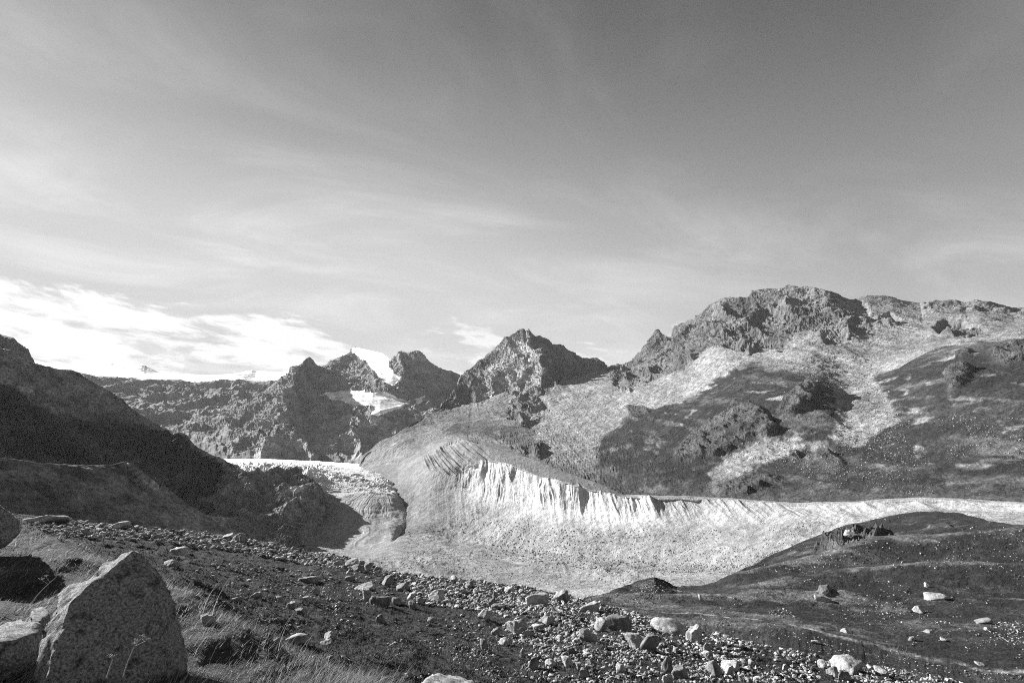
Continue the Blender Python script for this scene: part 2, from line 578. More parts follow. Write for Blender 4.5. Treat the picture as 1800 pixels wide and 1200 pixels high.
def valley_side():
    m = []
    m.append([('z', 500, 260, -110), ('z', 800, 260, -95), ('z', 1100, 300, -110), ('z', 1300, 330, -130), ('z', 1980, 380, -130)])
    m.append([(500, 968, 780), (560, 972, 760), (640, 988, 640), (700, 1006, 580), (900, 1026, 520), (1060, 1048, 480), (1150, 1034, 500), (1300, 1026, 540), (1400, 985, 560), (1500, 945, 580), (1620, 920, 600), (1800, 935, 600), (1980, 945, 600)])
    m.append([(500, 955, 950), (600, 964, 930), (650, 962, 915), (700, 942, 915), (750, 938, 865), (800, 948, 790), (900, 969, 720), (1005, 980, 690), (1110, 988, 670), (1200, 994, 660), (1290, 999, 645), (1400, 965, 650), (1500, 930, 670), (1620, 908, 690), (1800, 915, 710), (1980, 925, 710)])
    m.append([(500, 925, 1150), (620, 915, 1130), (650, 908, 1120), (700, 900, 1090), (722, 883, 1085), (760, 862, 1010), (817, 857, 920), (868, 874, 870), (942, 884, 825), (990, 894, 805), (1080, 917, 775), (1140, 914, 765), (1250, 905, 760), (1400, 905, 750), (1620, 893, 750), (1800, 900, 750), (1980, 905, 750)])
    m.append([(500, 900, 1300), (610, 880, 1330), (650, 862, 1350), (700, 864, 1200), (722, 857, 1150), (760, 826, 1080), (800, 820, 975), (814, 818, 945), (859, 809, 905), (896, 816, 875), (941, 836, 842), (1004, 850, 818), (1066, 867, 796), (1097, 872, 787), (1260, 877, 782), (1400, 886, 775), (1500, 884, 770), (1620, 878, 765), (1700, 881, 765), (1800, 887, 765), (1980, 892, 765)])
    m.append([(500, 890, 1400), (605, 870, 1450), (650, 832, 1480), (700, 838, 1350), (722, 820, 1300), (760, 796, 1200), (800, 777, 1060), (814, 772, 1020), (841, 777, 975), (875, 790, 935), (941, 808, 895), (975, 823, 870), (1043, 846, 835), (1097, 868, 810), (1260, 873, 797), (1400, 882, 788), (1500, 880, 783), (1540, 877, 780), (1620, 874, 778), (1700, 877, 778), (1800, 883, 778), (1980, 888, 778)])
    m.append([(500, 888, 1500), (605, 868, 1550), (650, 820, 1600), (700, 815, 1480), (722, 804, 1400), (760, 781, 1280), (814, 774, 1090), (841, 786, 1040), (875, 800, 1000), (941, 824, 960), (1043, 860, 900), (1097, 880, 870), (1260, 886, 855), (1400, 893, 845), (1620, 888, 840), (1800, 895, 840), (1980, 900, 840)])
    m.append([(500, 888, 1600), (604, 868, 1600), (640, 808, 1690), (700, 784, 1590), (722, 778, 1520), (760, 767, 1450), (814, 760, 1350), (880, 768, 1260), (941, 800, 1110), (1000, 824, 1050), (1043, 844, 1000), (1097, 864, 960), (1260, 867, 930), (1400, 874, 920), (1500, 872, 915), (1620, 866, 910), (1800, 872, 910), (1980, 875, 910)])
    m.append([(500, 888, 1600), (603, 868, 1600), (640, 800, 1720), (668, 777.5, 1720), (712, 754, 1760), (760, 742, 1750), (840, 737, 1700), (900, 738, 1640), (960, 748, 1530), (1050, 757, 1430), (1100, 770, 1320), (1150, 790, 1220), (1200, 800, 1160), (1260, 810, 1110), (1320, 812, 1090), (1400, 815, 1080), (1500, 810, 1080), (1620, 805, 1080), (1800, 805, 1080), (1980, 805, 1080)])
    m.append([(500, 888, 1650), (602, 869, 1660), (640, 799.6, 1735), (668, 776.8, 1740), (712, 753, 1800), (768, 722, 1980), (800, 715, 1990), (900, 714, 1940), (960, 700, 1830), (1040, 692, 1820), (1100, 700, 1640), (1150, 715, 1480), (1200, 725, 1380), (1250, 720, 1330), (1320, 712, 1290), (1390, 700, 1290), (1450, 705, 1310), (1490, 720, 1340), (1560, 715, 1320), (1640, 700, 1260), (1700, 690, 1250), (1800, 690, 1240), (1980, 690, 1240)])
    m.append([(500, 889, 1670), (601, 870, 1680), (640, 799.3, 1745), (668, 776.4, 1755), (712, 752.6, 1820), (768, 721, 2040), (797, 697, 2140), (850, 686, 2150), (900, 686, 2090), (950, 676, 1970), (1000, 668, 2180), (1060, 662, 2200), (1100, 667, 1980), (1180, 668, 1730), (1250, 672, 1560), (1300, 658, 1510), (1350, 652, 1500), (1440, 656, 1490), (1480, 664, 1530), (1530, 662, 1540), (1620, 630, 1480), (1700, 611, 1450), (1800, 602, 1430), (1980, 595, 1430)])
    m.append([(500, 889.5, 1680), (600.5, 871, 1690), (640, 799.2, 1750), (668, 776.2, 1765), (712, 752.3, 1835), (768, 720.5, 2070), (797, 694, 2200), (830, 660, 2300), (870, 645, 2270), (920, 632, 2220), (955, 632, 2080), (985, 648, 2330), (1030, 652, 2430), (1066, 652, 2440), (1104, 648, 2260), (1150, 640, 2020), (1190, 630, 1900), (1230, 620, 1830), (1270, 604, 1790), (1310, 606, 1770), (1350, 604, 1780), (1390, 596, 1740), (1420, 588, 1760), (1480, 597, 1700), (1540, 608, 1690), (1600, 602, 1700), (1640, 596, 1690), (1700, 588, 1680), (1800, 580, 1660), (1980, 576, 1640)])
    m.append(SKY_M)
    m.append([(u, v + 25, d + 420) for u, v, d in SKY_M])
    rows = [14, 60, 62, 80, 56, 26, 8, 30, 96, 100, 56, 66, 100, 6]
    def near(ln, w):      # the valley side runs towards the viewer on the sunny side
        out = []
        for q_ in ln:
            u_ = q_[1] if q_[0] == 'z' else q_[0]
            k_ = float(np.interp(u_, [700, 760, 814, 900, 1000, 1140, 1300, 1500, 1800, 1980], [1, 1.08, 1.16, 1.1, 1.01, 0.93, 0.87, 0.79, 0.70, 0.66]))
            k_ = 1 + (k_ - 1) * w
            out.append((q_[0], q_[1], q_[2] * k_, q_[3]) if q_[0] == 'z' else (q_[0], q_[1], q_[2] * k_))
        return out
    m = [near(ln, [0.6, 0.9, 1, 1, 1, 1, 1, 1, 0.9, 0.75, 0.6, 0.35, 0.2, 0.2][i]) for i, ln in enumerate(m)]
    L = Land(560, 1930, 1240, m, rows, 2, 14, (4, 5, 12, 13))
    u, v = [a.ravel() for a in L.px()]
    t = L.t.ravel()
    q0 = L.flat().copy()
    arc = (L.th[None, :] * 1000.0 + 0 * L.t).ravel()
    # ---- warped picture-plane coordinates lay out scree, rock and the painted sunlit flank
    wu = u + fbm(q0, 70, 5, 0.6, 20) * 10
    wv = v + fbm(q0, 70, 5, 0.6, 21) * 7

    def Z(p):   # polygon written in a 2.571x enlarged window at (1100, 480)
        return [(1100 + x / 2.571, 480 + y / 2.571) for x, y in p]
    screeP = [
        Z([(825, 235), (770, 280), (700, 350), (640, 430), (760, 440), (930, 470), (1100, 455), (1190, 440), (1330, 370), (1400, 330), (1600, 315), (1800, 295), (1800, 170), (1600, 160), (1450, 170), (1330, 150), (1290, 200), (1140, 190), (1080, 300), (980, 300), (930, 330), (860, 290)]),
        Z([(930, 465), (1110, 465), (1180, 580), (1230, 640), (1160, 700), (1050, 770), (930, 770), (960, 680), (940, 560)]),
        Z([(0, 520), (120, 490), (260, 440), (380, 345), (440, 330), (560, 360), (520, 420), (420, 450), (330, 540), (200, 585), (0, 650)]),
        Z([(370, 900), (480, 820), (600, 755), (900, 765), (640, 830), (480, 905)]),
        [(1030, 700), (1100, 690), (1110, 720), (1060, 745), (960, 735), (960, 700)],
        [(960, 735), (1050, 752), (1045, 830), (1020, 815), (940, 806), (958, 775), (945, 765)],
        [(985, 672), (1000, 668), (1045, 655), (1065, 660), (1060, 690), (1020, 715), (985, 705), (960, 690)],
        [(820, 712), (845, 690), (880, 660), (900, 640), (915, 660), (880, 690), (850, 715), (825, 720)],
        [(880, 605), (905, 595), (935, 600), (950, 620), (945, 660), (925, 680), (900, 660), (870, 650), (855, 640)],
    ]
    holeP = [Z([(1010, 590), (1060, 600), (1110, 650), (1060, 690), (1020, 655)]), Z([(930, 475), (975, 480), (960, 530), (930, 520)]), Z([(980, 470), (1020, 490), (1010, 530), (985, 510)]), Z([(1250, 320), (1390, 325), (1390, 345), (1290, 345)])]
    grassP = [
        [(1221, 692), (1267, 655), (1333, 636), (1349, 651), (1395, 651), (1438, 659), (1462, 671), (1470, 713), (1473, 748), (1458, 776), (1333, 774), (1287, 799), (1244, 830), (1267, 884), (1100, 884), (1075, 868), (1048, 852), (1062, 832), (1040, 812), (1058, 785), (1050, 768), (1085, 752), (1100, 730), (1130, 710), (1178, 709)],
        Z([(1100, 460), (1190, 445), (1330, 375), (1420, 335), (1600, 310), (1900, 300), (2100, 300), (2100, 1050), (400, 1040), (480, 910), (660, 830), (920, 770), (1050, 775), (1170, 700), (1230, 640), (1180, 570)]),
        [(830, 775), (870, 758), (945, 768), (955, 790), (940, 806), (880, 798)],
        [(760, 770), (800, 745), (860, 740), (940, 752), (940, 768), (870, 758), (800, 768)],
    ]
    rockP = [
        Z([(0, 400), (70, 330), (140, 240), (200, 280), (215, 230), (430, 110), (560, 90), (570, 60), (760, 40), (960, 95), (1100, 150), (1110, 280), (980, 300), (930, 330), (830, 240), (770, 260), (700, 350), (600, 330), (560, 360), (440, 330), (380, 345), (260, 430), (120, 480), (0, 530)]),
        Z([(1130, 190), (1200, 180), (1250, 215), (1220, 240), (1140, 225)]), Z([(1380, 240), (1440, 200), (1600, 240), (1650, 260), (1550, 290), (1420, 270)]),
        Z([(1340, 150), (1360, 115), (1500, 115), (1640, 125), (1800, 155), (1790, 195), (1500, 160)]),
        [(805, 655), (880, 585), (920, 565), (945, 585), (1060, 620), (1068, 655), (1035, 662), (990, 668), (955, 692), (925, 700), (890, 690), (840, 705), (775, 722)],
        [(1066, 645), (1110, 630), (1110, 690), (1090, 690)],
        [(900, 700), (940, 690), (965, 712), (960, 735), (930, 750), (895, 735)],
    ]
    # crags standing out of the grass slopes
    cragP = [Z([(210, 840), (300, 720), (470, 625), (550, 590), (640, 640), (690, 720), (650, 750), (600, 735), (540, 760), (400, 830), (300, 850)]),
             Z([(690, 640), (740, 560), (810, 510), (880, 540), (850, 600), (740, 650)]),
             Z([(1460, 490), (1500, 425), (1580, 435), (1550, 490), (1470, 550)]),
             Z([(1500, 375), (1560, 350), (1575, 385), (1520, 400)]),
             Z([(1640, 370), (1700, 330), (1830, 315), (1830, 390), (1740, 430), (1670, 420)]),
             Z([(380, 960), (560, 920), (740, 910), (620, 960), (500, 1010), (430, 1000)]),
             Z([(730, 820), (780, 805), (800, 830), (750, 840)]), Z([(850, 810), (920, 810), (1000, 850), (980, 870), (880, 850)]),
             [(870, 782), (915, 783), (930, 795), (900, 802)], [(935, 785), (955, 778), (950, 802), (938, 806)], Z([(0, 610), (90, 600), (110, 630), (20, 645)])]

    def un(polys, a=wu, b=wv):
        m_ = np.zeros(a.shape, bool)
        for p_ in polys:
            m_ |= inpoly(a, b, p_)
        return m_.astype(float)

    def soft(a, k):
        return blur_rows(blur_rows(L.grid(a), k).T, k).T.ravel()
    rag = fbm(q0, 45, 6, 0.68, 22) * 0.55 + fbm(np.stack([q0[:, 0] + q0[:, 2] * 1.2, q0[:, 1] * 0.4, q0[:, 2] * 0.3], -1), 26, 5, 0.65, 23) * 0.5

    def ragged(a, k=9, w=1.0):
        return sstep(0.38, 0.62, soft(a, k) + rag * w)
    hole = un(holeP)
    grass = ragged(un(grassP, u, v), 18, 1.5)
    rock = un(rockP)
    crag = ragged(un(cragP, u, v), 4, 0.6)
    scree = ragged(np.clip(un(screeP, u, v) - hole, 0, 1), 18, 2.0)
    up = (t > 6.8)
    rockS = soft(rock * up, 3)
    cragS = soft(crag * up, 3)
    screeS = soft(scree * up, 4)
    # ---- large forms
    big = fbm(q0, 420, 3, 0.5, 24) * 15 + fbm(q0, 130, 3, 0.5, 25) * 6
    h = big * np.interp(t, [6, 8, 9, 11, 12], [0.1, 0.55, 0.8, 0.5, 0.0]) * (1 - 0.4 * screeS)
    # crag bulges: steep to the sun-off side
    h += cragS * 7 + soft(crag * up, 9) * 6
    L.push(h)
    q = L.flat().copy()
    # ---- rock: ridged, with slanting ribs
    rib = fbm(np.stack([q[:, 0] * 0.8 + q[:, 2] * 0.7, q[:, 1] * 0.35, q[:, 2] * 0.35], -1), 52, 6, 0.58, 30, 'ridge')
    rid = fbm(q, 150, 6, 0.5, 26, 'ridge')
    edge = np.interp(t, [11.6, 12.0, 12.4], [1, 0.4, 1])
    hr = relief(q, 110, 26) * 44 + (rid - 0.42) * 10
    fine = fbm(q, 16, 5, 0.7, 27)
    hh = rockS * hr * edge + rockS * fine * 2.6
    hh += cragS * (relief(q, 60, 33, (0.5, 0.2, 0.84)) * 17 + fine * 1.4)
    # ---- scree and turf: soft runnels down the slope, stony
    arcm = arc * np.hypot(q[:, 0], q[:, 1]) / 1000.0
    run = fbm(np.stack([arcm + q[:, 2] * 0.35, q[:, 2] * 0.16, q[:, 2] * 0.0], -1), 34, 5, 0.55, 28)
    lower = (t > 6.5)
    hh += lower * (1 - rockS) * (1 - cragS) * (run * 3.2 * (0.5 + screeS) + fbm(q, 60, 5, 0.58, 29) * 6.5 + fbm(q, 12, 4, 0.62, 34) * 1.8)
    # ---- the moraine wall
    um = u
    gul_w = np.interp(um, [700, 800, 815, 1000, 1140, 1260, 1500, 1800], [0.0, 0.25, 1, 1, 1, 0.6, 0.45, 0.4])
    # gully ribs below the crest, vertical in the slope
    ga = arcm + fbm(q, 60, 3, 0.5, 36) * 6
    gr1 = fbm(np.stack([ga, q[:, 2] * 0.07, 0 * ga], -1), 20, 4, 0.6, 31, 'ridge')
    gr2 = fbm(np.stack([ga, q[:, 2] * 0.1, 0 * ga + 50], -1), 8.5, 3, 0.6, 32)
    gmix = sstep(-0.25, 0.25, fbm(q, 120, 2, 0.5, 59))
    gr1 = gr1 * (1 - gmix) + gmix * fbm(np.stack([ga + q[:, 2] * 0.3, q[:, 2] * 0.12, 0 * ga + 20], -1), 36, 5, 0.62, 29, 'ridge')
    prof = np.interp(t, [2.4, 2.9, 3.05, 3.7, 3.97, 4.05, 4.3, 5], [0.0, 0.15, 0.5, 1, 0.9, 0.25, 0.1, 0.0])
    hh += prof * gul_w * ((gr1 - 0.5) * 15 * (0.55 + 1.1 * np.clip(0.5 + fbm(q, 80, 3, 0.6, 46), 0, 1)) + gr2 * 5.5 + fbm(np.stack([ga, q[:, 2] * 0.15, 0 * ga], -1), 4, 3, 0.6, 47) * 1.6)
    # slanted runnels over the rest of the wall
    sl = np.interp(um, [700, 1000, 1200, 1500, 1800], [0.5, 0.0, 0.0, -0.55, -0.8])
    g3 = fbm(np.stack([arcm + q[:, 2] * sl * 1.4, q[:, 2] * 0.12, 0 * ga], -1), 17, 5, 0.6, 35)
    prof2 = np.interp(t, [1.2, 2.0, 3.0, 4.2, 5, 5.6], [0.2, 0.5, 1, 0.7, 0.5, 0.2]) * (t < 6.5)
    hh += prof2 * (g3 * 3.6 * np.clip(0.3 + 1.5 * fbm(q, 70, 4, 0.6, 58), 0.0, 1.2) + fbm(q, 40, 4, 0.5, 37) * 3.0)
    # dark gullied shoulder where the wall begins
    sh = soft(inpoly(u, v, [(745, 800), (800, 772), (845, 776), (862, 805), (818, 830), (790, 835), (750, 825)]).astype(float), 6)
    gs = fbm(np.stack([arcm * 1.0 + q[:, 2] * 1.5, q[:, 2] * 0.15, 0 * ga], -1), 22, 4, 0.6, 38, 'ridge')
    hh += sh * (gs - 0.5) * 11 * (0.4 + np.clip(0.6 + fbm(q, 40, 3, 0.6, 49), 0, 1))
    # rubble on the valley floor and wall foot
    rub = fbm(q, 7, 4, 0.6, 39) * 0.9 + fbm(q, 26, 4, 0.6, 40) * 2.2 + (fbm(q @ np.array([[0.5, .8, 0], [-.8, .5, 0], [0, 0, 1]]) * [0.3, 1, 1], 40, 4, 0.6, 48, 'ridge') - 0.4) * 5 * (t < 2.6)
    hh += (t < 4.2) * np.interp(t, [0, 1, 2.2, 3.2, 4], [0.6, 1.0, 1.2, 0.6, 0.4]) * rub * np.clip(0.75 + fbm(q, 110, 3, 0.6, 57) * 1.6, 0.15, 1.8)
    L.push(hh)
    # ---- tones of the ground, with sunlight painted onto one flank
    n1 = fbm(q, 90, 5, 0.6, 42)
    n2 = fbm(q, 18, 4, 0.65, 43)
    n3 = fbm(q, 300, 4, 0.55, 44)
    nz = L.normals()[..., 2].ravel()
    alb = np.full(t.shape, 0.30) + 0.05 * n1 + 0.04 * n2            # mixed stony slope
    turf = 0.045 + 0.03 * n1 + 0.035 * n2
    gpatch = soft(grass, 1) * up * np.interp(u, [960, 1000], [0.6, 1])
    streak = fbm(np.stack([arcm * 1.0 + q[:, 2] * 1.2, q[:, 2] * 0.25, 0 * ga], -1), 40, 5, 0.62, 45)
    stony = sstep(0.08, 0.36, streak * 0.65 + n1 * 0.45 + n3 * 0.35 + n2 * 0.2)
    turf = turf * (1 - stony) + stony * (0.13 + 0.08 * n2)
    alb = alb * (1 - gpatch) + gpatch * turf
    # patchy turf on the mid slopes below the central peak
    mid = up & (t < 11) & (u < 1130)
    pt = sstep(0.0, 0.4, n1 * 0.7 + streak * 0.6 + n3 * 0.3 + np.interp(v, [690, 740, 800], [-0.25, 0.1, 0.05])) * mid * (1 - scree)
    alb = alb * (1 - 0.55 * pt)
    sc = soft(scree, 1) * up
    alb = alb * (1 - sc) + sc * (0.38 + 0.06 * n1 + 0.08 * n2 + 0.15 * run) * np.interp(u, [1480, 1560, 1700], [1, 0.85, 0.8])
    rk = rockS
    face = soft(un([[(870, 612), (900, 592), (935, 598), (952, 618), (948, 665), (925, 690), (890, 680), (850, 705), (830, 700), (850, 660)]]), 4)  # sunlit flank of the central peak, its brightness put into the tone
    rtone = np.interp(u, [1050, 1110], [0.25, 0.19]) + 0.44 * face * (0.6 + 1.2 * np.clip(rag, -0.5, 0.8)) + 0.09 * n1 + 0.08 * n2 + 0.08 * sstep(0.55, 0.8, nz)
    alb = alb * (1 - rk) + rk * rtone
    alb = alb * (1 - cragS) + cragS * (0.12 + 0.08 * n2)
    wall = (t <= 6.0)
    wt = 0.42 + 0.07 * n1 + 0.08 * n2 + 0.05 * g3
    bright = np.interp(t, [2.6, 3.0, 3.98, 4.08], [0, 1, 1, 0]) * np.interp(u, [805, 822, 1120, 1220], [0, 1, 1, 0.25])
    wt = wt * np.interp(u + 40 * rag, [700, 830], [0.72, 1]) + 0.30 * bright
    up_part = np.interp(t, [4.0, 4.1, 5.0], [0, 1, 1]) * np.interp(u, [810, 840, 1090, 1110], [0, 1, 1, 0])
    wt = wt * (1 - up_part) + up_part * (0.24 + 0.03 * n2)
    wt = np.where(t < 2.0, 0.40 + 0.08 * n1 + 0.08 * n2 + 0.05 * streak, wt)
    ch = segdist(u + 6 * rag, v + 3 * rag, [(782, 921), (786, 926), (800, 934), (822, 950), (845, 966), (880, 982), (960, 1000), (1040, 1008)])
    wt = wt + 0.20 * np.exp(-(ch / 2.2) ** 2) * (t < 3.4) * sstep(-0.15, 0.2, n1 + 0.5 * n2 + np.interp(u, [780, 805, 840], [0.5, 0.3, -0.1]))
    hh2 = -0.7 * np.exp(-(ch / 3.0) ** 2) * (t < 3.4)
    L.push(hh2)
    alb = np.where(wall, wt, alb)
    # back of the crest carries turf
    back = np.interp(t, [5.5, 5.7, 6.8, 7.4], [0, 1, 1, 0]) * np.interp(u + 60 * rag, [900, 1060], [0, 1])
    alb = alb * (1 - back) + back * (0.12 + 0.04 * n2)
    alb = np.clip(alb, 0.03, 0.75)
    A = {'alb': alb}
    s = L.starts
    o = L.mesh('valley_floor', M_MORAINE, A, 0, s[2] + 1)
    tag(o, 'pale stony valley floor below the moraine wall', kind='structure')
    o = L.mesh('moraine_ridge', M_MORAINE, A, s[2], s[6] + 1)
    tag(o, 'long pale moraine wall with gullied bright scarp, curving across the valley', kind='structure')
    cs = int(np.searchsorted(L.th, math.atan2((1075 - 900) / F, 1.0 / CP)))
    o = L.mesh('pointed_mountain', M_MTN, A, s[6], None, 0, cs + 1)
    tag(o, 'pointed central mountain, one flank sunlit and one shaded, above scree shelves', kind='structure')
    o = L.mesh('broad_mountain', M_MTN, A, s[6], None, cs)
    tag(o, 'broad rocky mountain with pale scree fans over dark turf slopes', kind='structure')
    return L


VAL = valley_side()


# ================================================================== GLACIER, ROCK STEP
def glacier():
    g = [
        [(360, 990, 780), (540, 975, 820), (600, 978, 830), (650, 975, 830), (690, 955, 850), (716, 955, 930), (745, 980, 1000)],
        [(360, 960, 960), (540, 940, 950), (600, 945, 915), (650, 950, 880), (690, 930, 920), (715, 918, 990), (745, 930, 1040)],
        [(360, 930, 1060), (540, 905, 1055), (600, 895, 1035), (650, 901, 1005), (690, 899, 1035), (712, 893, 1085), (745, 910, 1110)],
        [(360, 900, 1130), (540, 880, 1130), (598, 871, 1115), (640, 871, 1100), (690, 871, 1110), (706, 875, 1135), (720, 892, 1155), (745, 915, 1165)],
        [(360, 850, 1210), (480, 838, 1210), (540, 838, 1210), (560, 840, 1210), (600, 846, 1225), (650, 845, 1235), (685, 849, 1250), (700, 860, 1260), (714, 888, 1270), (745, 920, 1280)],
        [(360, 822, 1430), (500, 820, 1450), (560, 824, 1450), (640, 828, 1450), (683, 834, 1440), (705, 848, 1430), (722, 875, 1430), (745, 885, 1450)],
        [(360, 806, 2000), (465, 806, 2000), (581, 811.5, 1900), (635, 815, 1850), (660, 824, 1800), (690, 840, 1780), (745, 880, 1780)],
        [(360, 806.5, 2500), (465, 806.5, 2500), (581, 812, 2450), (640, 818, 2450), (745, 880, 2450)],
    ]
    L = Land(365, 740, 460, g, [16, 30, 36, 34, 40, 40, 30, 4], 3, 14, (6, 7))
    q0 = L.flat()
    u, v = [a.ravel() for a in L.px()]
    t = L.t.ravel()
    ice = np.interp(t, [2.6, 3.1], [0, 1])
    # crevasses run along the curved flow and break up at the brow
    cv = fbm(np.stack([q0[:, 0] * 0.35, q0[:, 1] * 1.0, q0[:, 2] * 2], -1), 42, 6, 0.6, 50, 'ridge')
    h = (cv - 0.5) * 14 * np.interp(t, [2.8, 3.3, 4.2, 5.0, 5.6, 6], [0.0, 0.7, 1.1, 0.6, 0.25, 0.05])
    ser = soft_left = np.interp(u, [430, 520, 560, 600], [1, 1, 0.7, 0]) * np.interp(v, [808, 820, 850, 870], [0.1, 1, 1, 0.5])
    h += ser * (fbm(q0, 26, 5, 0.6, 51, 'ridge') - 0.4) * 16
    # fan of the snout, runnels radiating from the brow
    ang = np.arctan2(q0[:, 0] + 290, q0[:, 1] - 1150) + fbm(q0, 60, 3, 0.5, 56) * 0.12
    fan = fbm(np.stack([ang * 260, np.hypot(q0[:, 0] + 290, q0[:, 1] - 1150) * 0.06, 0 * ang], -1), 9, 4, 0.6, 52)
    h += np.interp(t, [0, 0.8, 2.0, 3.0, 3.3], [0.2, 1, 1, 0.7, 0]) * (fan * 1.3 + fbm(q0, 40, 4, 0.55, 54) * 4)
    L.push(h)
    n1 = fbm(q0, 60, 5, 0.6, 53)
    n2 = fbm(np.stack([q0[:, 0] * 0.5, q0[:, 1] * 1.3, q0[:, 2] * 4], -1), 40, 5, 0.65, 55)
    alb = np.where(t < 3, 0.44 + 0.05 * n1 + 0.04 * n2, 0.95 + 0.2 * n2 + 0.06 * n1)
    top = sstep(5.0, 5.7, t + 0.2 * n1)
    alb = alb * (1 - top) + top * 1.55
    mid = np.interp(t, [3.0, 3.4, 4.2], [1, 0.5, 0])
    alb = alb * (1 - 0.3 * mid * (t >= 3))
    dirt = sstep(0.05, 0.4, n2) * np.interp(t, [3, 3.6, 5.2, 5.8], [0.3, 0.8, 0.6, 0])
    alb = alb * (1 - 0.45 * dirt)
    o = L.mesh('glacier', M_ICE, {'alb': np.clip(alb, 0.1, 1.6)})
    tag(o, 'glacier tongue with white top, crevassed brow and smooth grey snout', kind='structure')
    return L


glacier()


def rock_step():
    k = [
        [(270, 1000, 480), (450, 985, 600), (500, 972, 720), (530, 958, 850), (560, 965, 960), (600, 970, 1050), (640, 980, 1060)],
        [(270, 930, 720), (400, 920, 790), (480, 928, 850), (520, 924, 890), (535, 920, 920), (560, 912, 990), (580, 940, 1060), (640, 950, 1070)],
        [(270, 885, 900), (400, 875, 960), (480, 882, 985), (530, 878, 1000), (555, 874, 1010), (566, 884, 1040), (580, 915, 1070), (640, 935, 1080)],
        [(270, 850, 1020), (360, 835, 1080), (400, 816, 1150), (425, 826, 1120), (448, 839, 1100), (480, 834, 1110), (513, 825, 1125), (530, 823, 1125), (545, 831, 1110), (554, 840, 1100), (562, 852, 1085), (570, 872, 1085), (582, 905, 1085), (640, 935, 1090)],
        [(270, 860, 1120), (400, 824, 1260), (513, 834, 1240), (550, 850, 1200), (570, 890, 1150), (640, 945, 1130)],
    ]
    L = Land(275, 632, 420, k, [20, 50, 70, 90, 12], 2)
    q = L.flat()
    t = L.t.ravel()
    u, v = [a.ravel() for a in L.px()]
    w = np.interp(t, [0, 1, 1.5, 3, 4], [0.2, 0.5, 1, 0.9, 1])
    q2 = q @ np.array([[0.9, 0.2, 0.35], [-0.1, 1, 0.2], [-0.3, -0.1, 0.9]])
    h = relief(q, 90, 60, (-0.35, 0.3, 0.88)) * 36 + fbm(q, 22, 5, 0.6, 61) * 3
    L.push(h * w)
    n1 = fbm(q, 40, 5, 0.6, 62)
    alb = 0.30 + 0.14 * n1
    pale = inpoly(u, v, [(470, 878), (502, 866), (503, 871), (475, 882)]) | inpoly(u, v, [(505, 862), (515, 851), (548, 850), (545, 856), (532, 872), (518, 876)])
    alb = np.where(pale, 0.7, alb)
    o = L.mesh('rock_step', M_LEFT, {'alb': np.clip(alb, 0.05, 0.75)})
    tag(o, 'dark shaded ice-worn rock step beside the glacier snout', kind='structure')


rock_step()


